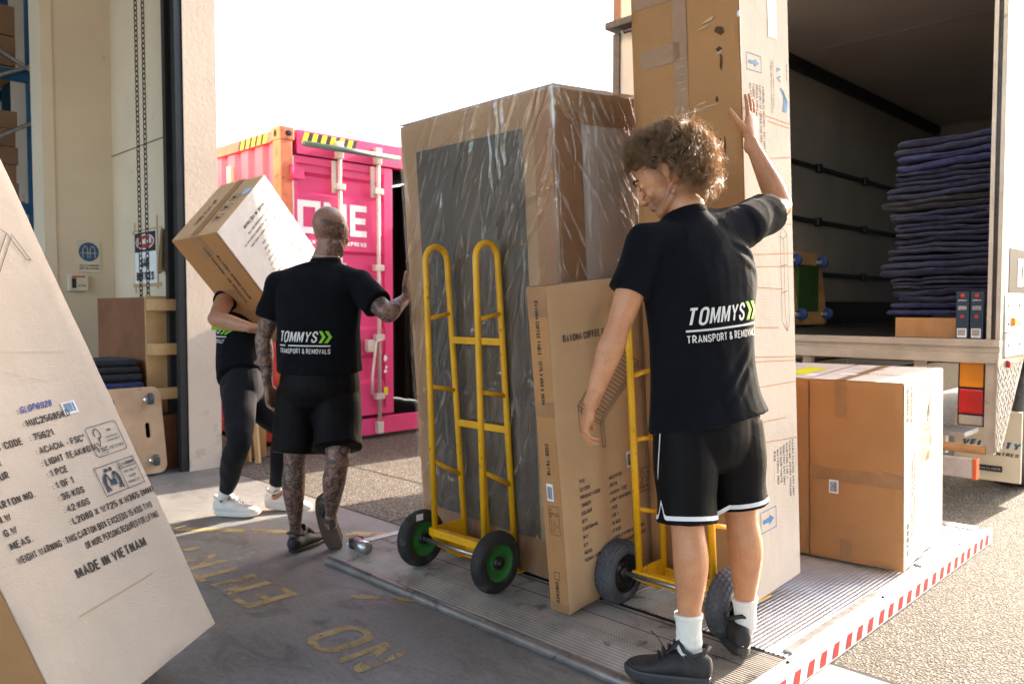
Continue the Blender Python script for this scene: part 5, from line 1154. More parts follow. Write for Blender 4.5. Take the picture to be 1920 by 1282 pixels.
def handtruck(name,label,xl,xr,hb,ht,lb,lt,wy,r,wd,off,knob,tm,rm,dx=0):
    t=thing(name,label,'hand truck',((xl+xr)/2,wy,.07))
    tr=.0145
    for x in (xl,xr):
        H0=V(x,*hb);H1=V(x+dx,*ht);L0=V(x,*lb);L1=V(x+dx,*lt)
        pts=[H0,H0.lerp(H1,.5),H1]; mid=(H1+L1)/2; rad=(L1-H1)/2; upv=(H1-H0).normalized()
        for k in range(1,12): a=math.pi*k/12; pts.append(mid-rad*math.cos(a)+upv*rad.length*math.sin(a)*1.05)
        pts+=[L1,L0.lerp(L1,.5),L0]
        mb=MB(); mb.tube(pts,tr,12); lp=mb.build('side_loop',M['yellow'],t)
        mb=MB()
        for k in (3,4,5): mb.tube([pts[k]+V(0,-.0006,.0006),pts[k+1]+V(0,-.0006,.0006)],tr+.0006,12,cap=False)
        if x==xl or True: mb.build('worn_patch',M['steel_dark'],lp) if False else None
        for f1,f2 in ((.25,.26),(.54,.54),(.80,.79)):
            mb=MB(); mb.tube([H0.lerp(H1,1-f2)if False else H0.lerp(H1,f2),L0.lerp(L1,f1+.03)],.0105,10); mb.build('rung',M['yellow'],lp)
    for f in (.055,.46,.74):
        mb=MB(); a=V(xl+dx*f,*lb[:2]).lerp(V(xl+dx,*lt),f) if False else V(xl,*lb).lerp(V(xl+dx,*lt),f); b_=V(xr,*lb).lerp(V(xr+dx,*lt),f); mb.box((a+b_)/2,((b_-a).length-.02,.014,.032),None,.003); mb.build('cross_bar',M['yellow'],t)
    xm=(xl+xr)/2; mb=MB(); a=V(xm,*lb).lerp(V(xm+dx,*lt),.055);b_=V(xm,*lb).lerp(V(xm+dx,*lt),.74); mb.tube([a,b_],.009,8); mb.build('centre_bar',M['yellow'],t)
    zc=.07+r
    mb=MB(); mb.box(((xl+xr)/2,hb[0],hb[1]-.012),(xr-xl+.05,.035,.035),None,.004); ax=mb.build('axle_beam',M['yellow'],t)
    mb=MB(); mb.tube([(xl-off-.02,wy,zc),(xr+off+.02,wy,zc)],.010,12); mb.build('axle',M['steel'],t)
    for x in (xl,xr):
        mb=MB(); y0,z0=hb[0]-.02,hb[1]; y1,z1=lb[0],lb[1]
        pts=[(y0,z0-.03),(y0,z0+.012),(y1,z0+.02),(y1,z1-.01),(y1-.05,z1-.005),(wy+.03,zc-.03)]
        for s in (-.004,.004): pass
        vs=[V(x-.004,a,b) for a,b in pts]+[V(x+.004,a,b) for a,b in pts];n=len(pts)
        mb.add(vs,[tuple(range(n)),tuple(range(n,2*n))[::-1]]+[(i,(i+1)%n,n+(i+1)%n,n+i) for i in range(n)])
        mb.build('gusset',M['yellow'],t,recalc=True)
    mb=MB(); mb.box(((xl+xr)/2,lb[0]+.10,lb[1]-.004),(xr-xl+.06,.24,.008),None,.002); mb.b2((xl-.02,lb[0]-.012,lb[1]-.004),(xr+.02,lb[0]-.002,lb[1]+.06)); mb.build('toe_plate',M['yellow'],t)
    for x in (xl-off,xr+off): tyre((x,wy,zc),r,wd,knob,tm,rm,M['steel_dark'],t,1)
    return t
h1=handtruck('hand_truck','yellow hand truck with green wheel rims, standing against the film wrapped cabinet',-2.86,-2.52,(2.35,.26),(2.30,1.505),(2.545,.10),(2.43,1.51),2.335,.135,.062,.085,0,M['rubber'],M['green_rim'])
mb=MB(); mb.b2((-2.912,2.28,.30),(-2.9115,2.32,.33)); mb.build('wheel_label',M['label_white'],h1)
h2=handtruck('hand_truck','yellow hand truck with grey knobbly tyres under the very tall carton',-1.905,-1.56,(2.645,.215),(2.555,1.235),(2.825,.115),(2.75,1.24),2.62,.133,.088,.085,1,M['rubber_grey'],M['steel_dark'])
# ---------- carton carried on the shoulder ----------
Vc=V(-4.334,1.991,1.7182); f1=V(-.9471,-.3056,-.0983); f2=V(-.2872,.6767,.6779); f3=V(-.1391,.6709,-.7284)
# frame: +X' = -f1 (so -X'=f1), +Y'=f2 , +Z' = f3 reversed (corner Vc is the far end) 
Lc=.86; oo=Vc+f3*Lc
Rc=Matrix((-f1,f2,-f3)).transposed()
C7=Carton('carried_carton','tan and white printed dining chair carton carried tilted on a shoulder',oo,Rc,.362,.563,Lc,M['card_tan'],.0012,41,.003)
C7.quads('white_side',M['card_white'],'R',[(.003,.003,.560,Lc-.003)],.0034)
C7.quads('face_light_tint',M['card_brown'],'F',[(.003,.003,.359,Lc-.003)],.0034)  # shaded face painted as a browner card sheet
C7.quads('tape_strip',M['tape'],'T',[(.155,.002,.21,.561)],.0036); C7.quads('tape_strip',M['tape'],'F',[(.15,Lc-.15,.235,Lc-.002),(.11,Lc-.46,.19,Lc-.40)],.0042)
O,U,W_=C7.face('F',.0048)
mb=MB(); D=-W_
put_text(mb,'RAVONA DINING CHAIR',O+U*.235+W_*(Lc-.15),D,U,.022,width=.34,bold=.02); put_text(mb,'WITH CUSHION - KD 2PCS/CTN',O+U*.185+W_*(Lc-.08),D,U,.022,width=.43,bold=.02); put_text(mb,'CODE: 75698',O+U*.235+W_*(Lc-.55),D,U,.022,width=.18,bold=.02)
mb.build('printed_text',M['ink_grey'],C7.t)
O,U,W_=C7.face('R',.0048)
mb=MB(); 
put_text(mb,'MADE IN VIETNAM',O+U*.42+W_*(Lc-.10),-U,-W_,.024,width=.24,bold=.015)
for i,q in enumerate(('or more persons required for lifting','Weight warning : This carton box exceeds 15 kgs two','MEAS : L800 X W560 X H400 (mm)')): put_text(mb,q,O+U*.44+W_*(Lc-.15-.032*i),-U,-W_,.013,width=(.26,.34,.3)[i],bold=.004)
for i,q in enumerate(('18 KGS','15 KGS','1 OF 1','2 PCS','LIGHT TEAK','ACACIA - FSC','75698','HUC25681')):
    put_text(mb,q,O+U*.26+W_*(Lc-.26-.032*i),-U,-W_,.013,width=.035+.012*i,bold=.004); put_text(mb,('G.W','N.W','CARTON NO.','QTY','COLOUR','TIMBER','PRODUCT CODE','P/O')[i],O+U*.45+W_*(Lc-.26-.032*i),-U,-W_,.013,width=.03+.006*i,bold=.004)
fsc(mb,O+U*.17+W_*(Lc-.48),-U,-W_,.14,.11,.002); mb.build('printed_text',M['ink_grey'],C7.t)
O,U,W_=C7.face('T',.005)
mb=MB(); put_text(mb,'THIS WAY UP',O+U*.12+W_*.12,W_,-U,.03,width=.25,bold=.01)
for k in range(3): poly2(mb,O,U,W_,[(.24,.12+.1*k),(.30,.12+.1*k),(.30,.18+.1*k),(.24,.18+.1*k)],.003,True); fill2(mb,O,U,W_,[(.25,.135+.1*k),(.29,.15+.1*k),(.25,.165+.1*k)])
mb.build('printed_text',M['ink_grey'],C7.t); C7.quads('blue_label',bpy.data.materials['label_blue'],'T',[(.31,.36,.36,.42)],.005)
# ================= PEOPLE =================
def hand(mb,w,fd,pn,side,curls,s=1.0,thumb=.6,spread=9,tcurl=.4):
    """w wrist, fd direction of the palm, pn palm normal, side=+1 if thumb lies at +fd x pn"""
    fd=V(fd).normalized();pn=V(pn);pn=(pn-fd*pn.dot(fd)).normalized();ts=fd.cross(pn)*side
    w=V(w)
    mb.loft([(w-fd*.03*s,.028*s,.021*s),(w+fd*.012*s,.030*s,.019*s),(w+fd*.045*s+ts*.002,.040*s,.0165*s),(w+fd*.075*s,.0425*s,.0145*s),(w+fd*.094*s,.040*s,.011*s)],ts,18,4)
    mb.ell(w+fd*.035*s+ts*.022*s+pn*.009*s,(.018*s,.018*s,.030*s),Matrix((ts,pn,fd)).transposed())
    mb.ell(w+fd*.045*s-ts*.024*s+pn*.007*s,(.013*s,.012*s,.032*s),Matrix((ts,pn,fd)).transposed())
    for i,(off,L,r) in enumerate(((.031,.072,.0088),(.0105,.081,.009),(-.0105,.076,.0086),(-.0305,.060,.0076))):
        a=R_(spread)*(1.2,.35,-.45,-1.35)[i]; d=(fd*math.cos(a)+ts*math.sin(a)).normalized()
        p=w+fd*(.088,.094,.091,.082)[i]*s+ts*off*s; st=[(p-d*.018*s,r*1.05*s,r*1.05*s)]
        ang=0;cur=p
        st.append((p,r*1.1*s,r*1.05*s))
        for k,fr in enumerate((.45,.30,.25)):
            ang+=R_(curls[i][k]); dd=d*math.cos(ang)+pn*math.sin(ang); mid=cur+dd*L*fr*.5*s; cur=cur+dd*L*fr*s
            st.append((mid,r*(.93,.86,.80)[k]*s,r*(.93,.86,.80)[k]*s)); st.append((cur,r*(.98,.92,.82)[k]*s,r*(.98,.9,.74)[k]*s))
        mb.loft(st,ts,12,3)
    b=w+fd*.028*s+ts*.026*s+pn*.006*s; td=(fd*math.cos(thumb)+ts*math.sin(thumb)+pn*.28).normalized(); td2=(td+pn*tcurl*.6-ts*tcurl*.35+fd*.1).normalized()
    p1=b+td*.040*s;p2=p1+td2*.032*s;p3=p2+(td2*.9+pn*.12*tcurl).normalized()*.027*s
    mb.loft([(b-td*.01,.015*s,.015*s),(b+td*.02*s,.0135*s,.0135*s),(p1,.0118*s,.0112*s),((p1+p2)/2,.0102*s,.0098*s),(p2,.0108*s,.0100*s),(p3,.0100*s,.0082*s)],pn,12,3)
def head(mb,c,f,u,s=1.0,beard=0):
    """c = head centre between the ears, f = facing, u = up"""
    f=V(f).normalized();u=V(u);u=(u-f*u.dot(f)).normalized();r=f.cross(u);X=Matrix((r,f,u)).transposed()
    P=lambda x,y,z:V(c)+X@V(x*s,y*s,z*s)
    E=lambda x,y,z,a,b,d,nu=18,nv=12,M_=None:mb.ell(P(x,y,z),(a*s,b*s,d*s),X if M_ is None else X@M_,nu,nv)
    E(0,-.020,.040,.076,.094,.086,28,18); E(0,.030,.018,.068,.062,.080,24,14)
    E(0,.036,-.035,.058,.052,.068); E(0,.060,-.082,.034,.030,.030); 
    mb.loft([(P(-.052,-.01,-.052),.016*s,.022*s),(P(-.045,.032,-.078),.015*s,.020*s),(P(0,.074,-.092),.020*s,.020*s),(P(.045,.032,-.078),.015*s,.020*s),(P(.052,-.01,-.052),.016*s,.022*s)],u,14,4)
    mb.loft([(P(0,.086,.022),.009*s,.010*s),(P(0,.101,-.004),.010*s,.011*s),(P(0,.113,-.026),.0145*s,.012*s),(P(0,.100,-.038),.015*s,.008*s)],r,14,4)
    for q in (-1,1): E(q*.013,.100,-.033,.0085,.010,.008,10,8)
    E(0,.087,.033,.052,.012,.012); 
    for q in (-1,1):
        E(q*.031,.083,.013,.015,.010,.0085,12,8); E(q*.040,.066,-.022,.020,.020,.022,12,8)
    E(0,.094,-.056,.024,.010,.0055,14,8); E(0,.092,-.066,.021,.010,.0065,14,8); E(0,.088,-.047,.014,.010,.008,10,8)
    for q in (-1,1):
        T_=Matrix.Rotation(R_(-q*22),3,'Z')
        mb.loft([(P(q*.076,-.002,-.026),.006*s,.007*s),(P(q*.082,-.010,-.010),.005*s,.010*s),(P(q*.088,-.016,.010),.0045*s,.011*s),(P(q*.088,-.018,.026),.004*s,.010*s),(P(q*.083,-.006,.034),.005*s,.008*s),(P(q*.077,.004,.022),.006*s,.006*s)],r,10,4)
        E(q*.078,-.007,.006,.009,.014,.022,10,8)
    return X,P
def person(tagname,label,J,skin,hands,shirt,shorts,headp,mask=None,torso_w=1.0,build=1.0,tilt=None,foot=0):
    t=thing('person',label,'person',V((J['anl'][0]+J['anr'][0])/2,(J['anl'][1]+J['anr'][1])/2,0)); return t
def yoke(mb,sl,sr,mid,nb,r):
    mb.loft([(sl,r,r*.97),(sl.lerp(mid,.5),r*1.25,r*1.12),(mid,r*1.45,r*1.25),(sr.lerp(mid,.5),r*1.25,r*1.12),(sr,r,r*.97)],UP,24,4)
    for q in (sl,sr): mb.loft([(nb+UP*.0,.055,.055),(nb.lerp(q,.5)-UP*.012,.052,.056),(q,r*.75,r*.8)],UP,18,3)
def arm(mb,sh,el,wr,k=1.0,n=18):
    sh,el,wr=V(sh),V(el),V(wr); ax=(el-sh).cross(wr-el); 
    if ax.length<1e-4: ax=V(1,0,0)
    ax.normalize()
    mb.loft([(sh,.056*k,.054*k),(sh.lerp(el,.3),.052*k,.050*k),(sh.lerp(el,.62),.047*k,.046*k),(sh.lerp(el,.92),.039*k,.040*k),(el,.038*k,.039*k),(el.lerp(wr,.14),.041*k,.040*k),(el.lerp(wr,.32),.042*k,.038*k),(el.lerp(wr,.65),.033*k,.029*k),(el.lerp(wr,.92),.026*k,.021*k),(wr,.027*k,.020*k)],ax,n,4)
def leg(mb,hip,kn,an,back,k=1.0):
    hip,kn,an,back=V(hip),V(kn),V(an),V(back).normalized(); side=(kn-hip).cross(back).normalized()
    cal=kn.lerp(an,.30)+back*.018*k
    mb.loft([(hip,.085*k,.088*k),(hip.lerp(kn,.45),.075*k,.078*k),(hip.lerp(kn,.85),.058*k,.060*k),(kn,.053*k,.055*k),(kn.lerp(an,.10)+back*.006,.051*k,.053*k),(cal,.054*k,.058*k),(kn.lerp(an,.50)+back*.014*k,.048*k,.051*k),(kn.lerp(an,.74)+back*.004,.036*k,.037*k),(kn.lerp(an,.90),.028*k,.031*k),(an,.025*k,.029*k)],side,20,4)
def shoe(par,heel,fdir,up,L,mat,solemat,hs=1.0,hi=.075,name='shoe',sole_t=.024,W=1.0,ankle=None,collar=None,toe_up=0):
    """heel: bottom centre of the heel; fdir along the sole, up normal of the sole"""
    f=V(fdir).normalized();u=V(up);u=(u-f*u.dot(f)).normalized();r=f.cross(u);h=V(heel);s=L/.29
    mb=MB(); P=lambda y,x,z:h+f*y*s+r*x*s+u*z*s
    st=[(.004,.028,.086*hs),(.03,.037,.088*hs),(.07,.039,.084*hs),(.115,.042,.090*hs),(.165,.047,.070*hs),(.215,.049,.060*hs),(.252,.042,.054*hs),(.276,.026,.046*hs)]
    z0=sole_t/s*.55
    mb.loft([(P(y,0,(z0+b)/2),a*s*W,(b-z0)/2*s) for y,a,b in st],r,24,4,caps=(.6,.7))
    top=hi
    if collar is not None:
        c=V(collar); mb.loft([(P(.055,0,.045),.036*s*W,.042*s),(P(.050,0,.045).lerp(c,.5),.036*s*W,.043*s),(c,.038*s,.045*s)],r,18,3,caps=(.3,.12))
    me=remesh(mb,name,.005,5); a=coords(me); o=link(name,me,mat,par)
    sb=MB(); zs=[(0,.97),(.35,1.03),(.8,1.05),(1,.99)]; n=28; rings=[]
    out=[]
    for k in range(n):
        t_=2*math.pi*k/n; yy=.146-.146*math.cos(t_)
        wv=(.036+.014*math.sin(min(1,yy/.29)*math.pi*.5)**2)*abs(math.sin(t_))**.6*(1 if math.sin(t_)>=0 else -1)
        out.append((yy-.002,wv))
    vs=[];fs=[]
    for (z,kk) in zs:
        for (y,x) in out:
            rock=.010*max(0,(y-.21)/.08)**2+.004*max(0,(.03-y)/.03)
            vs.append(P((y-.146)*kk+.146,x*kk*W,(z*sole_t/s)+rock*(1-z*.2)))
    m=len(zs)
    for i in range(m-1):
        for k in range(n): fs.append((i*n+k,i*n+(k+1)%n,(i+1)*n+(k+1)%n,(i+1)*n+k))
    fs.append(tuple(range(n))[::-1]);fs.append(tuple((m-1)*n+k for k in range(n)))
    sb.add(vs,fs,False); so_=sb.build('sole',solemat,o,recalc=True)
    if collar is not None:
        rb=MB(); cc_=[P(-.002,0,.112*hs),P(.012,.030*W,.104*hs),P(.045,.041*W,.094*hs),P(.08,.036*W,.104*hs),P(.098,.018*W,.122*hs),P(.102,0,.128*hs),P(.098,-.018*W,.122*hs),P(.08,-.036*W,.104*hs),P(.045,-.041*W,.094*hs),P(.012,-.030*W,.104*hs)]
        rb.tube(cc_,.0075*s,10,close=True); rb.build('padded_collar',mat,o)
        rb=MB(); rb.loft([(P(.150,0,.078*hs),.020*s,.006*s),(P(.118,0,.104*hs),.024*s,.007*s),(P(.094,0,.134*hs),.022*s,.006*s)],r,14,4); rb.build('tongue',mat,o)
    # laces
    lb=MB()
    for i,y in enumerate((.115,.135,.155,.172)):
        z=(.116-.0125*i)*hs if collar is not None else .062-.004*i
        lb.tube([P(y,-.028,z-.020),P(y+.003,-.014,z-.002),P(y+.005,0,z+.004),P(y+.003,.014,z-.002),P(y,.028,z-.020)],.0036*s,6)
    lb.build('lace',mat,o)
    return o
def cloth_finish(me,amp,fs,seed,dirv=(0,0,1),lim=None,stretch=.35,ridges=()):
    a=coords(me);n=normals(me);d=np.array(V(dirv).normalized()); out=a.copy()
    for i in range(len(a)):
        p=Vector(a[i]); q=p-Vector(d)*(p.dot(Vector(d)))*(1-stretch)
        v=noise.noise(q*fs+Vector((seed,seed*2,0))); v2=noise.noise(q*fs*2.3+Vector((seed*3,0,seed)))
        w_=1-abs(v)*2.2; k=amp*(w_*.6+v2*.5)
        if lim: k*=lim(p)
        out[i]=a[i]+n[i]*k
    setco(me,out); return me
def crease_cloth(me,lines):
    """lines: (p0,p1,width,height) raised or sunk folds following a 3-D segment"""
    a=coords(me);n=normals(me);out=a.copy()
    for p0,p1,w,h in lines:
        p0=np.array(p0,float);p1=np.array(p1,float);d=p1-p0;L2=d@d
        t=np.clip(((a-p0)@d)/L2,0,1); dist=np.linalg.norm(a-(p0+t[:,None]*d),axis=1); out+=n*(h*np.exp(-(dist/w)**2)*np.sin(np.pi*np.clip(t*.9+.05,0,1)))[:,None]
    setco(me,out)
def back_print(par,bv,O,U,Vv,view,h,base,fx=1.0,green=True,lines=('TOMMYS','TRANSPORT & REMOVALS'),W_=.27):
    """project the printed words onto the back of the shirt along `view`"""
    view=V(view).normalized();O=V(O);U=V(U).normalized();Vv=V(Vv).normalized()
    def proj(p):
        hit=bv.ray_cast(p-view*.5,view,1.2)
        return (hit[0]-view*(.0035-(p-O).dot(view))) if hit[0] and abs((p-O).dot(view))<.01 else ((hit[0]-view*.0035) if hit[0] else p)
    def dense(mb):
        me=mb.mesh('t');bm=bmesh.new();bm.from_mesh(me);bmesh.ops.triangulate(bm,faces=bm.faces[:])
        for _ in range(3):
            e=[x for x in bm.edges if x.calc_length()>.012]
            if not e:break
            bmesh.ops.subdivide_edges(bm,edges=e,cuts=1); bmesh.ops.triangulate(bm,faces=bm.faces[:])
        for v in bm.verts: v.co=proj(v.co)
        bm.to_mesh(me);bm.free();return me
    mb=MB(); put_text(mb,lines[0],O+Vv*.055,U,Vv,.060,width=W_*.76,bold=.006,shear=.2)
    quad(mb,O,U,Vv,0,.037,W_,.0435); put_text(mb,lines[1],O,U,Vv,.026,width=W_,bold=.004)
    link('shirt_print',dense(mb),M['print_white'],par)
    mb=MB()
    for k in range(2):
        x=W_*.80+.028*k; fill2(mb,O+Vv*.055,U,Vv,[(x,0),(x+.016,0),(x+.036,.03),(x+.020,.06),(x+.004,.06),(x+.020,.03)])
    link('shirt_print',dense(mb),M['print_green'],par)
# ---------- person A : hand on the tall carton ----------
JA={'pelvis':(-1.436,2.363,.92),'waist':(-1.446,2.363,1.093),'chest':(-1.463,2.365,1.39),'neckb':(-1.497,2.342,1.60),'neckt':(-1.537,2.335,1.665),'head':(-1.565,2.320,1.742),'shl':(-1.560,2.190,1.505),'ell':(-1.600,2.090,1.225),'wrl':(-1.652,2.020,.986),'shr':(-1.405,2.550,1.585),'elr':(-1.395,2.810,1.674),'wrr':(-1.490,2.753,1.911),'hipl':(-1.464,2.277,.880),'knl':(-1.425,2.24,.597),'anl':(-1.408,2.234,.20),'hipr':(-1.391,2.450,.890),'knr':(-1.361,2.474,.602),'anr':(-1.365,2.529,.19)}
pA=thing('person','curly haired man in black shirt and shorts, one hand raised against the tall carton','person',(-1.4,2.35,.07))
v=lambda k:V(JA[k])
RA=V(.40,.917,0).normalized();FA=V(-.917,.40,0).normalized()
mb=MB()
mb.loft([(v('pelvis')-UP*.02,.15,.11),(v('waist'),.125,.085),(v('chest'),.145,.095),(v('chest').lerp(v('neckb'),.6),.12,.07),(v('neckb')-UP*.02,.075,.06),(v('neckb')+UP*.03,.058,.060),(v('neckt')+V(-.004,.0,0),.055,.060),(v('neckt')+V(0,0,.05),.055,.058)],RA,22,4)
hf=(CR*-.80+CF*.28+UP*-.50).normalized(); hu=(UP*.85-CR*.42+CF*.1)
XA,PA=head(mb,v('head'),hf,hu,1.04)
arm(mb,v('shl'),v('ell'),v('wrl'),1.04); arm(mb,v('shr'),v('elr'),v('wrr'),1.04)
hand(mb,v('wrl'),(-UP*.86-CR*.22+CF*.18),(CR*.85+CF*.12-UP*.25),-1,[(18,25,18),(24,32,22),(30,36,24),(36,40,26)],1.0,.55,7,.5)
hand(mb,v('wrr')+V(-.005,.006,.01),(UP*.93+V(-.06,.20,0)),V(-1,0,0),1,[(2,4,3),(3,5,4),(4,6,5),(6,8,6)],1.03,.95,10,.15)
leg(mb,v('hipl'),v('knl'),v('anl'),-FA,1.05); leg(mb,v('hipr'),v('knr'),v('anr'),-FA,1.05)
me=remesh(mb,'body',.0042,4)
a=coords(me); hx=np.array(XA.transposed()); q=(a-np.array(v('head')))@hx.T
st=np.clip(1-np.abs((q[:,2]+.062)/.05),0,1)*(np.linalg.norm(q,axis=1)<.16)*np.clip((q[:,1]+.03)/.04,0,1)*(1-np.clip((q[:,1]-.098)/.01,0,1))
sd=np.clip((np.abs(q[:,0])-.05)/.012,0,1)*np.clip((q[:,2]+.03)/.02,0,1)*np.clip((.050-q[:,1])/.02,0,1)*np.clip((q[:,1]+.0)/.01,0,1)*(np.linalg.norm(q,axis=1)<.2)
addmask(me,'stubble',np.clip(st*1.1*np.clip((.02-q[:,2])/.02,0,1)+sd*.9,0,1)); bvb=bvh_of(me); body=link('body',me,M['skin_fair'],pA)
mb=MB()
for sgn in(-1,1):
    mb.tube([PA(sgn*.052,.084,.036),PA(sgn*.038,.099,.042),PA(sgn*.018,.103,.037)],.004,6)
    mb.tube([PA(sgn*.048,.090,.008),PA(sgn*.034,.098,.004),PA(sgn*.020,.096,.008)],.0016,5)
mb.build('eyebrow',simple('brow',(.06,.035,.02),.8),pA)
mb=MB()   # neck tattoo strokes lie on the left of the neck
bv=bvb
def onbody(p,d):
    h=bv.ray_cast(p-d*.3,d,.6); return h[0]-d*.0008 if h[0] else p
pts=[]
for k in range(16): 
    a_=k*.55; pts.append(onbody(v('neckt')+(-CR*.02-CF*.05)+UP*(.02-.012*math.cos(a_)*(1-k*.03))+CR*(.012*math.sin(a_)),(CR*.35+CF*.94).normalized()))
mb.tube(pts,.0011,4); mb.build('neck_tattoo',M['ink'],pA)
# shirt
mb=MB()
hemz=.93; 
mb.loft([(V(-1.425,2.370,.915),.216,.155),(V(-1.436,2.363,.99),.196,.145),(v('waist'),.186,.136),(v('waist').lerp(v('chest'),.5),.190,.137),(v('chest'),.205,.139),(v('chest').lerp(v('neckb'),.45),.190,.115),(v('chest').lerp(v('neckb'),.75)+V(0,0,.0),.13,.092),(v('neckb')+V(0,0,-.005),.074,.074),(v('neckb')+V(-.008,0,.018),.066,.068)],RA,30,5,caps=(.04,.1))
yoke(mb,v('shl'),v('shr'),v('chest').lerp(v('neckb'),.5),v('neckb'),.074)
sl_=v('shl').lerp(v('ell'),.56); mb.loft([(v('shl'),.073,.071),(v('shl').lerp(v('ell'),.3),.068,.068),(sl_,.070,.068)],RA,22,4,caps=(1,.05))
sr_=v('shr').lerp(v('elr'),.60); mb.loft([(v('shr'),.076,.080),(v('shr').lerp(v('elr'),.3),.070,.076),(sr_,.072,.080)],UP,22,4,caps=(1,.05))
me=remesh(mb,'shirt',.0055,5)
cloth_finish(me,.009,6,3.1,stretch=.45)
lines=[]
rnd=random.Random(9)
S0=v('shr')
for k in range(9): 
    p0=S0+V(.0,-.03,.04-.022*k)-FA*.03; p1=v('shr').lerp(v('elr'),.62)+UP*(.085-.024*k)-V(0,0,0)+RA*.05*(k%2); lines.append((p0-RA*.02*k*.5,p1,.011,.0085 if k%2 else -.006))
for k in range(7):
    p0=S0-FA*.10-UP*(.02+.03*k)+RA*(.03-.01*k); p1=p0-RA*(.16-.01*k)+UP*(.02+.008*k)-FA*.02; lines.append((p0,p1,.013,.007 if k%2 else -.005))
for k in range(6):
    p0=v('waist')-FA*.13+RA*(.17-.02*k)+UP*(.16-.05*k); p1=v('waist')-FA*.14-RA*(.02+.02*k)-UP*(.05+.06*k); lines.append((p0,p1,.018,.008 if k%2 else -.006))
for k in range(4):
    p0=v('shl')-FA*.07-UP*(.05+.03*k)+RA*.04; p1=p0+RA*.10-UP*.06; lines.append((p0,p1,.014,-.006))
crease_cloth(me,lines); bvA=bvh_of(me); sh=link('shirt',me,M['shirt'],pA)
mb=MB(); mb.loft([(v('neckb')+V(-.003,0,.004),.071,.073),(v('neckb')+V(-.009,0,.024),.067,.069)],RA,30,2,caps=(.2,.05)); mb.build('collar',M['shirt'],sh)
back_print(sh,bvA,V(-1.41,2.207,1.180),(RA+UP*.10),(UP-RA*.08),FA,.06,None,W_=.275)
# shorts
def shorts(par,J,F,R,mat,lens_,rad,stripe=None,seed=1,vox=.0055,waistz=None,k=1.0):
    vv=lambda k_:V(J[k_]); mb=MB(); pz=vv('pelvis')
    mb.loft([(pz+UP*.10,.150*k,.115*k),(pz+UP*.02,.172*k,.135*k),(pz-UP*.06,.178*k,.145*k),(pz-UP*.12,.165*k,.13*k)],R,28,4,caps=(.1,.5))
    ends=[]
    for h_,kn,L,rr_ in ((vv('hipl'),vv('knl'),lens_[0],rad[0]),(vv('hipr'),vv('knr'),lens_[1],rad[1])):
        d=(kn-h_).normalized(); e=h_+d*L; ends.append((e,d,rr_))
        mb.loft([(h_+UP*.02,.100*k,.110*k),(h_+d*L*.4,.103*k,.112*k),(h_+d*L*.75,rr_*.97,rr_*1.0),(e,rr_,rr_*1.03)],R,26,4,caps=(.4,.04))
    me=remesh(mb,'shorts',vox,4); cloth_finish(me,.006,7,seed,stretch=.3); bv=bvh_of(me); o=link('shorts',me,mat,par)
    return o,bv,ends
so_,bv,ends=shorts(pA,JA,FA,RA,M['shorts'],(.295,.275),(.098,.095),seed=4.4)
for e,d,rr_ in ends:
    mb=MB(); n=64; rows=[]
    for (a0,a1,off,mt,nm) in ((.012,.026,.0022,M['trim_white'],'hem_stripe'),):
        mb=MB(); vs=[]
        for k in range(n):
            w_=2*math.pi*k/n; dr=(RA*math.cos(w_)+FA*math.sin(w_)); dr=(dr-d*dr.dot(d)).normalized()
            notch=.05*max(0,1-abs(((w_-math.pi+math.pi)%(2*math.pi))-math.pi)/.22) if e is ends[0][0] else .03*max(0,1-abs(w_-math.pi)/.15)*0
            for hh in (a0,a1):
                c=e-d*(hh+notch); h=bv.ray_cast(c+dr*.3,-dr,.35); 
                vs.append((h[0]+dr*off) if h[0] else c+dr*(rr_+.004))
        fs=[(2*k,2*((k+1)%n),2*((k+1)%n)+1,2*k+1) for k in range(n)]
        mb.add(vs,fs,True); mb.build(nm,mt,so_)
mb=MB(); z0=V(JA['pelvis'])-RA*.185-FA*.03; pts=[]
for k in range(10):
    c=V(JA['pelvis'])+UP*(.03-.024*k)-FA*(.03); h=bv.ray_cast(c-RA*.4,RA,.5); pts.append((h[0]-RA*.003) if h[0] else c-RA*.18)
mb.tube(pts,.003,5); mb.build('zip',M['steel'],so_)
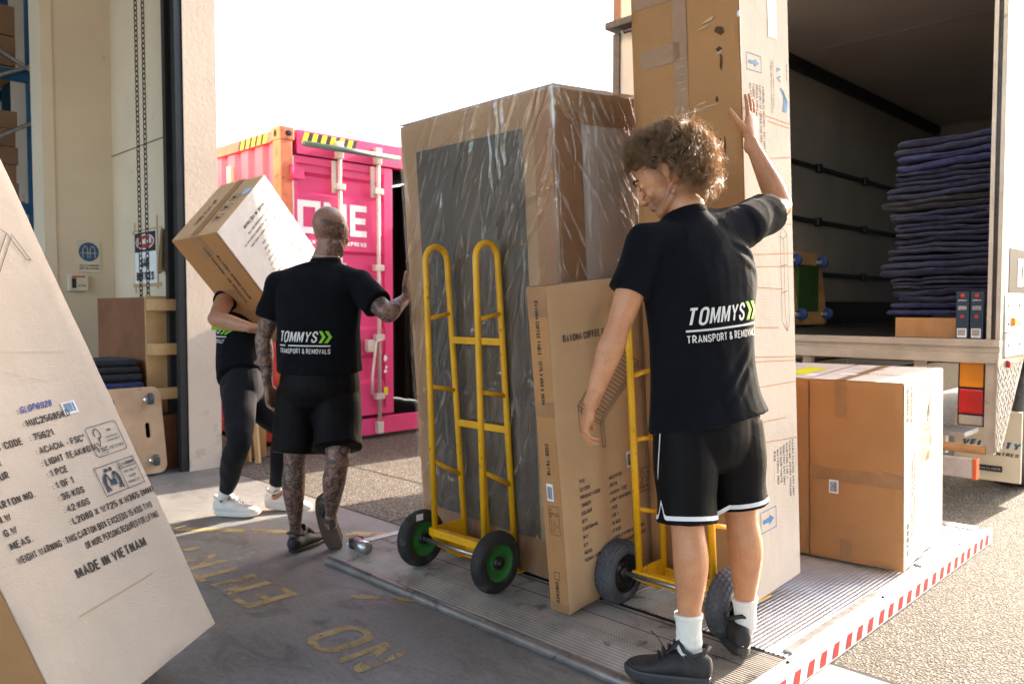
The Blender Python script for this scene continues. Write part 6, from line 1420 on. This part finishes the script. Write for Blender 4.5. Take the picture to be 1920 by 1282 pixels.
# socks and shoes
for side,an,kn,h_,fd,up,Ls in (('l','anl','knl',V(-1.347,2.256,.060),(-CR*.96+CF*.34),UP,.272),('r','anr','knr',V(-1.345,2.475,.088),(CF*.98+CR*.10-UP*.10),UP*.98+CF*.1,.29)):
    a_=v(an); k_=v(kn); s_top=a_.lerp(k_,.22); fd=V(fd).normalized()
    base=h_+fd*.055+V(up)*.045
    mb=MB(); sidev=fd.cross(UP).normalized()
    mb.loft([(base-fd*.012,.026,.034),(a_.lerp(base,.55),.031,.037),(a_,.036,.042),(a_.lerp(s_top,.55),.038,.041),(s_top,.043,.046)],sidev,24,5,caps=(1,.05))
    sk=remesh(mb,'sock',.004,3); aa=coords(sk);nn_=normals(sk)
    ang=np.arctan2((aa-np.array(a_))@np.array(fd),(aa-np.array(a_))@np.array(sidev)); aa=aa+nn_*(np.sin(ang*26)*.0012+np.sin(aa[:,2]*230+np.sin(ang*2)*2)*.0012*np.exp(-((aa[:,2]-a_.z+.01)/.05)**2))[:,None]
    setco(sk,aa); so2=link('sock',sk,M['sock'],pA)
    mb=MB(); mb.loft([(s_top-(k_-a_).normalized()*.010,.0445,.0475),(s_top+(k_-a_).normalized()*.004,.0450,.048)],sidev,28,2,caps=(.1,.05)); mb.build('cuff',M['sock'],so2)
    s1=shoe(pA,h_,fd,up,Ls,M['shoe_black'],M['sole_black'],collar=h_+fd*.048+V(up)*.108,sole_t=.036,W=1.1,hs=1.25)
    mb=MB(); r_=fd.cross(V(up).normalized()); c=h_-fd*.008+V(up)*.055; mb.box(c,(.006,.004,.030),Matrix((r_,fd,V(up).normalized())).transposed()); mb.build('heel_tab',M['trim_white'],s1)
    if side=='l':
        mb=MB(); b=h_+fd*.13+UP*.085; mb.tube([b,b+fd*.02+UP*.03,b+fd*.035+UP*.055,b+fd*.06+UP*.075],.002,5); mb.tube([b,b+fd*.02+UP*.012,b+fd*.035+UP*.004,b+fd*.02-UP*.002,b],.002,5); mb.build('loose_lace',M['shoe_black'],s1)
# hair
def hair(par,X,P,n_locks,seed,s=1.04):
    rnd=random.Random(seed); vs=[];fs=[]
    def strand(pts,r):
        b=len(vs);m=len(pts)
        for i,p in enumerate(pts):
            t=(pts[min(i+1,m-1)]-pts[max(i-1,0)]); t.normalize() if t.length>0 else None
            a=t.cross(Vector((.3,.5,.8))); a.normalize(); c=t.cross(a); rr2=r*(1-.6*(i/(m-1))**2)
            for k in range(3): w_=2.094*k; vs.append(p+(a*math.cos(w_)+c*math.sin(w_))*rr2)
        for i in range(m-1):
            for k in range(3): fs.append((b+i*3+k,b+i*3+(k+1)%3,b+(i+1)*3+(k+1)%3,b+(i+1)*3+k))
    up=X@V(0,0,1);fw=X@V(0,1,0);rt=X@V(1,0,0); done=0
    while done<n_locks:
        th=rnd.uniform(0,2*math.pi);ph=math.acos(rnd.uniform(-.62,1))
        d=V(math.sin(ph)*math.cos(th),math.sin(ph)*math.sin(th),math.cos(ph))
        if d.y>.30 and d.z<.58: continue
        if d.z<.42 and d.y>-.05: continue
        if abs(d.x)>.45 and d.z<.30 and d.y>-.42: continue
        root=P(d.x*.078/1,-.020+d.y*.097,.040+d.z*.089)
        nrm=(X@V(d.x/.078,d.y/.097,d.z/.089)).normalized(); done+=1
        L=rnd.uniform(.075,.135)*(1.1 if d.z>.3 else 1.0)*(1.3 if d.y<-.2 else 1)*(.62 if d.y>.25 else 1)
        flow=(fw*(.30 if d.y>-.1 and d.z>.2 else -.50)+UP*(.30 if d.y>.15 else -.30)+rt*d.x*.4+V(rnd.gauss(0,.45),rnd.gauss(0,.45),rnd.gauss(0,.35)))
        flow=(flow-nrm*flow.dot(nrm)).normalized()
        b2=nrm.cross(flow); cr=rnd.uniform(.008,.016); turns=rnd.uniform(1.1,2.3)*rnd.choice((-1,1)); ph0=rnd.uniform(0,6.28)
        lift=rnd.uniform(.55,1.0)
        m=13
        for _ in range(rnd.randint(13,19)):
            jx=V(rnd.gauss(0,.0030),rnd.gauss(0,.0030),rnd.gauss(0,.0030)); j2=rnd.gauss(0,.10); lf=lift*rnd.uniform(.85,1.12); Lk=L*rnd.uniform(.75,1.15); pts=[]
            fly=rnd.random()<.06
            for i in range(m):
                t=i/(m-1); a_=ph0+j2+turns*6.28*t; k=cr*min(1,t*2.2)*(1.6 if fly else 1)
                out=math.sin(min(1,t*1.25)*1.571)*(.034+.022*max(0,-d.y)+.012*max(0,d.z))*lf*(1.5 if fly else 1)+.004
                g=-(.018+.035*max(0,-d.y))*t*t
                pts.append(root+jx*(.5+t)+nrm*out+flow*(Lk*t*.62)+(nrm*math.cos(a_)+b2*math.sin(a_))*k+UP*g)
            strand(pts,.00062 if not fly else .0003)
    me=bpy.data.meshes.new('hair'); me.from_pydata(vs,[],fs); me.polygons.foreach_set('use_smooth',[True]*len(fs)); return link('hair',me,M['hair'],par)
mb=MB(); X_=XA
E_=lambda x,y,z,a_,b_,c_:mb.ell(PA(x,y,z),(a_*1.04,b_*1.04,c_*1.04),X_,28,18)
E_(0,-.030,.052,.083,.096,.090); E_(0,-.060,.005,.066,.062,.075); E_(0,.03,.092,.062,.055,.040)
capm=remesh(mb,'hair_base',.006,4); hb_=link('hair',capm,simple('hair_dark',(.075,.046,.027),.8,var=.4,vscale=60),pA)
hair(hb_,XA,PA,640,7)
# ---------- person B : tattooed, walking ----------
JB={'pelvis':(-3.645,2.222,.936),'waist':(-3.64,2.215,1.147),'chest':(-3.643,2.22,1.342),'neckb':(-3.643,2.261,1.525),'neckt':(-3.632,2.279,1.60),'head':(-3.625,2.285,1.685),'shl':(-3.82,2.095,1.405),'ell':(-3.890,2.035,1.133),'wrl':(-3.835,2.03,.885),'shr':(-3.475,2.352,1.41),'elr':(-3.265,2.385,1.262),'wrr':(-3.330,2.545,1.345),'hipl':(-3.746,2.171,.849),'knl':(-3.714,2.111,.507),'anl':(-3.762,2.136,.105),'hipr':(-3.589,2.29,.852),'knr':(-3.445,2.20,.526),'anr':(-3.581,2.239,.20)}
pB=thing('person','bald tattooed man in black shirt and shorts walking away beside the wrapped cabinet','person',(-3.67,2.19,0))
v=lambda k:V(JB[k])
RB=(V(JB['shr'])-V(JB['shl']));RB.z=0;RB.normalize();FB=V(-RB.y,RB.x,0)
mb=MB()
mb.loft([(v('pelvis')-UP*.02,.15,.11),(v('waist'),.13,.09),(v('chest'),.15,.095),(v('chest').lerp(v('neckb'),.6),.125,.075),(v('neckb')-UP*.01,.085,.07),(v('neckb')+UP*.03,.066,.066),(v('neckt')+UP*.01,.061,.064),(v('neckt')+V(0,0,.06),.06,.062)],RB,22,4)
hfB=(CF*.90+CR*.42-UP*.20); XB,PB=head(mb,v('head'),hfB,UP,1.06)
arm(mb,v('shl'),v('ell'),v('wrl'),1.12); arm(mb,v('shr'),v('elr'),v('wrr'),1.15)
hand(mb,v('wrl'),(-UP*.95+CF*.12+CR*.1),(CR*.9-CF*.25),-1,[(22,30,20),(26,34,22),(30,38,24),(34,40,26)],1.05,.45,5,.5)
hand(mb,v('wrr'),(UP*.78+V(.10,.45,0)),V(1,-.05,0),-1,[(4,8,6),(5,9,6),(6,10,8),(8,12,8)],1.05,.8,9,.2)
leg(mb,v('hipl'),v('knl'),v('anl'),-FB,1.10); leg(mb,v('hipr'),v('knr'),v('anr'),-FB,1.10)
for an,h_,fd in (('anl',V(-3.735,2.105,0),(CF*.90+CR*.30)),):
    mb.loft([(v(an),.034,.042),(v(an)-UP*.05+V(fd)*.01,.032,.045),(v(an)-UP*.07+V(fd)*.04,.034,.04)],V(fd).cross(UP),16,3)
mb.loft([(v('anr'),.034,.042),(v('anr')-UP*.04+CF*.01,.032,.045)],CR,16,3)
me=remesh(mb,'body',.0048,4); a=coords(me); q=(a-np.array(v('head')))@np.array(XB.transposed()).T; rad=np.linalg.norm(q,axis=1)
tm=np.ones(len(a)); hd=rad<.17; tm[hd]=.18*((q[hd,1]<.02)*1.0)+.65*((q[hd,0]>.02)&(q[hd,1]<.03)&(q[hd,2]<.04)); 
for hn in ('wrl','wrr'):
    dd=(a-np.array(v(hn))); el='el'+hn[2]; ax_=np.array((v(hn)-v(el)).normalized()); m_=(np.linalg.norm(dd,axis=1)<.22)&(dd@ax_>0.0); tm[m_]*=.25
addmask(me,'tattoo',tm)
sc_=np.clip((q[:,2]-.0)/.03,0,1)*(rad<.2)*np.clip((.06-q[:,1])/.03,0,1)*.30+np.clip((q[:,1]-.03)/.03,0,1)*np.clip((-q[:,2]-.03)/.02,0,1)*(rad<.18)*.8
addmask(me,'stubble',sc_); link('body',me,M['skin_tattoo'],pB)
mb=MB()
mb.loft([(v('pelvis')+UP*.03,.225,.165),(v('waist'),.216,.155),(v('chest')-UP*.06,.226,.158),(v('chest')+UP*.03,.228,.150),(v('chest').lerp(v('neckb'),.62),.190,.115),(v('neckb')-UP*.005,.090,.080),(v('neckb')+V(0,0,.022),.074,.072)],RB,30,5,caps=(.04,.1))
yoke(mb,v('shl'),v('shr'),v('chest').lerp(v('neckb'),.5),v('neckb'),.076)
mb.loft([(v('shl'),.078,.076),(v('shl').lerp(v('ell'),.35),.072,.070),(v('shl').lerp(v('ell'),.60),.075,.072)],RB,22,4,caps=(1,.05))
mb.loft([(v('shr'),.078,.080),(v('shr').lerp(v('elr'),.35),.074,.076),(v('shr').lerp(v('elr'),.66),.074,.080)],FB,22,4,caps=(1,.05))
me=remesh(mb,'shirt',.006,5); cloth_finish(me,.011,6,8.1,stretch=.5)
lines=[]
for k in range(6):
    p0=v('shr')-FB*.09-UP*(.01+.03*k)-RB*.01; lines.append((p0,p0-RB*(.13)+UP*.02,.014,.006 if k%2 else -.005)); p0=v('waist')-FB*.14+RB*(.12-.05*k)+UP*.06; lines.append((p0,p0-UP*.16+RB*.03,.016,.006 if k%2 else -.005))
crease_cloth(me,lines); bvB=bvh_of(me); shB=link('shirt',me,M['shirt'],pB)
mb=MB(); mb.loft([(v('neckb')+V(0,0,.008),.080,.077),(v('neckb')+V(0,0,.026),.075,.073)],RB,28,2,caps=(.2,.05)); mb.build('collar',M['shirt'],shB)
mb=MB(); pts=[v('neckb')+V(0,0,.034)+(RB*math.cos(t*.26)*.074+FB*math.sin(t*.26)*.072) for t in range(24)]; mb.tube(pts,.0025,6,close=True); mb.build('neck_chain',M['steel'],pB)
back_print(shB,bvB,V(-3.700,2.020,1.065),(RB-UP*.01),UP,FB,.06,None,W_=.280)
so_,me,ends=shorts(pB,JB,FB,RB,M['shorts'],(.315,.305),(.125,.122),seed=6.6,vox=.006,k=1.18)
shoe(pB,V(-3.735,2.095,.006),(CF*.90+CR*.38),UP,.285,M['shoe_black'],M['sole_black'],sole_t=.022,W=1.05,collar=V(-3.765,2.13,.075))
fdr=(-UP*.93+CF*.22+CR*.26).normalized(); upr=(CF*.97+UP*.22-CR*.02)
shoe(pB,V(-3.635,2.200,.268),fdr,upr,.29,M['shoe_black'],M['sole_brown'],sole_t=.022,W=1.05,collar=V(-3.61,2.245,.215))
# ---------- person C : carrying the chair carton ----------
JC={'pelvis':(-4.657,2.294,0.860),'waist':(-4.760,2.330,1.031),'chest':(-4.856,2.387,1.214),'neckb':(-4.999,2.484,1.442),'neckt':(-5.040,2.520,1.532),'head':(-5.098,2.566,1.615),'shl':(-5.128,2.594,1.410),'ell':(-5.141,2.635,1.134),'wrl':(-4.800,2.688,1.069),'shr':(-4.780,2.275,1.390),'elr':(-4.487,2.049,1.229),'wrr':(-4.211,2.152,1.176),'hipr':(-4.602,2.245,0.779),'knr':(-4.464,2.17,.50),'anr':(-4.699,2.196,.148),'hipl':(-4.680,2.336,0.766),'knl':(-4.47,2.49,.52),'anl':(-4.60,2.48,.155)}
pC=thing('person','person in dark joggers and white high tops, head hidden behind the carried carton','person',(-4.65,2.3,0))
v=lambda k:V(JC[k]); FC=(CR*.95+CF*.3).normalized(); RC=V(FC.y,-FC.x,0)
mb=MB()
mb.loft([(v('pelvis'),.14,.10),(v('waist'),.12,.085),(v('chest'),.135,.09),(v('chest').lerp(v('neckb'),.6),.11,.07),(v('neckb'),.06,.058),(v('neckt')+UP*.03,.055,.056)],RC,20,4)
head(mb,v('head')-CR*.0,FC,UP,1.0); arm(mb,v('shl'),v('ell'),v('wrl')); arm(mb,v('shr'),v('elr'),v('wrr'),1.12)
hand(mb,v('wrr'),(CR*.9+CF*.2+UP*.1),(UP*.9+CF*.3),1,[(20,25,20)]*4,1.0,.6,6,.4); hand(mb,v('wrl'),(CR*.8+UP*.2),(UP*.8-CF*.4),-1,[(20,25,20)]*4,1.0,.6,6,.4)
leg(mb,v('hipl'),v('knl'),v('anl'),-FC,.98); leg(mb,v('hipr'),v('knr'),v('anr'),-FC,.98); mb.loft([(v('anl')+UP*.1,.033,.036),(v('anl'),.032,.036),(v('anl')-UP*.06,.030,.04)],RC,16,3); mb.loft([(v('anr')+UP*.1,.033,.036),(v('anr'),.032,.036),(v('anr')-UP*.06,.030,.04)],RC,16,3)
me=remesh(mb,'body',.0055,4); addmask(me,'stubble',np.zeros(len(me.vertices))); link('body',me,M['skin_tan'],pC)
mb=MB(); mb.ell(v('head')+UP*.035-FC*.02,(.085,.1,.09),Matrix((RC,FC,UP)).transposed()); mb.build('hair',bpy.data.materials['hair_dark'],pC)
mb=MB(); mb.loft([(v('pelvis')-UP*.0,.185,.15),(v('waist'),.175,.142),(v('chest'),.18,.14),(v('chest').lerp(v('neckb'),.6),.15,.10),(v('neckb'),.075,.07)],RC,26,4,caps=(.04,.1))
yoke(mb,v('shl'),v('shr'),v('chest').lerp(v('neckb'),.5),v('neckb'),.074)
for a_,b_ in (('shl','ell'),('shr','elr')): mb.loft([(v(a_),.074,.072),(v(a_).lerp(v(b_),.36 if a_=='shr' else .55),.072,.070)],RC,20,3,caps=(1,.05))
me=remesh(mb,'shirt',.0065,4); cloth_finish(me,.008,7,2.2,stretch=.5); bvC=bvh_of(me); shC=link('shirt',me,M['shirt'],pC)
back_print(shC,bvC,V(v('waist').x,v('waist').y,1.075)-FC*.16-RC*.150,RC*1.0,UP,FC,.06,None,W_=.275)
mb=MB(); mb.loft([(v('pelvis')+UP*.06,.145,.115),(v('pelvis')-UP*.04,.165,.135),(v('pelvis')-UP*.12,.145,.125)],RC,24,4,caps=(.3,.5))
for h_,k_,a_ in (('hipr','knr','anr'),('hipl','knl','anl')):
    H,K,A_=v(h_),v(k_),v(a_); mb.loft([(H+UP*.02,.095,.105),(H.lerp(K,.5),.082,.092),(K,.064,.070),(K.lerp(A_,.35)-FC*.01,.060,.068),(K.lerp(A_,.75),.046,.052),(K.lerp(A_,.90),.041,.046),(K.lerp(A_,.94),.040,.045)],RC,22,4,caps=(.5,.1))
me=remesh(mb,'trousers',.006,4); cloth_finish(me,.007,8,5.2,stretch=.4); link('trousers',me,M['trousers'],pC)
for an,hl,fd in (('anr',V(-4.755,2.150,.012),(CR*.96-CF*.10)),('anl',V(-4.655,2.435,.022),(CR*.97+CF*.06-UP*.08))):
    s_=shoe(pC,hl,fd,UP,.285,M['white_shoe'],M['white_shoe'],collar=v(an)+UP*.03-V(fd).normalized()*.0,sole_t=.03,hs=1.1)
    f_=V(fd).normalized(); r_=f_.cross(UP); mb=MB(); c=hl+f_*.062+UP*.095
    for sg in (1,-1): fill2(mb,c+r_*.0485*sg,f_,UP,[((.011 if k%2==0 else .005)*math.cos(k*.628+1.57),(.011 if k%2==0 else .005)*math.sin(k*.628+1.57)) for k in range(10)])
    mb.build('star_badge',M['ink'],s_)
# fine leg and arm hair of the curly haired man
rnd=random.Random(77); mb=MB(); vj=lambda k:V(JA[k])
for a_,b_,n_,r0 in (('knl','anl',700,.075),('knr','anr',700,.075),('elr','wrr',350,.06),('ell','wrl',350,.06)):
    A_,B_=vj(a_),vj(b_); ax=(B_-A_).normalized(); s1=ax.cross(V(.3,.6,.2)).normalized(); s2=ax.cross(s1)
    for _ in range(n_):
        c=A_.lerp(B_,rnd.uniform(.02,.74)); w_=rnd.uniform(0,6.283); d=s1*math.cos(w_)+s2*math.sin(w_); h=bvb.ray_cast(c+d*.12,-d,.12)
        if not h[0]: continue
        L=rnd.uniform(.004,.010); e=h[0]+(d*.55+ax*.8+V(rnd.gauss(0,.25),rnd.gauss(0,.25),rnd.gauss(0,.2))).normalized()*L; q=ax.cross(d)*.00022
        mb.add([h[0]-q,h[0]+q,e],[(0,1,2)])
q=mb.build('body_hair',M['hair'],pA); q['kind']='stuff'
# people are built; tidy
for o in S.objects:
    if o.type=='EMPTY': o.empty_display_size=.05
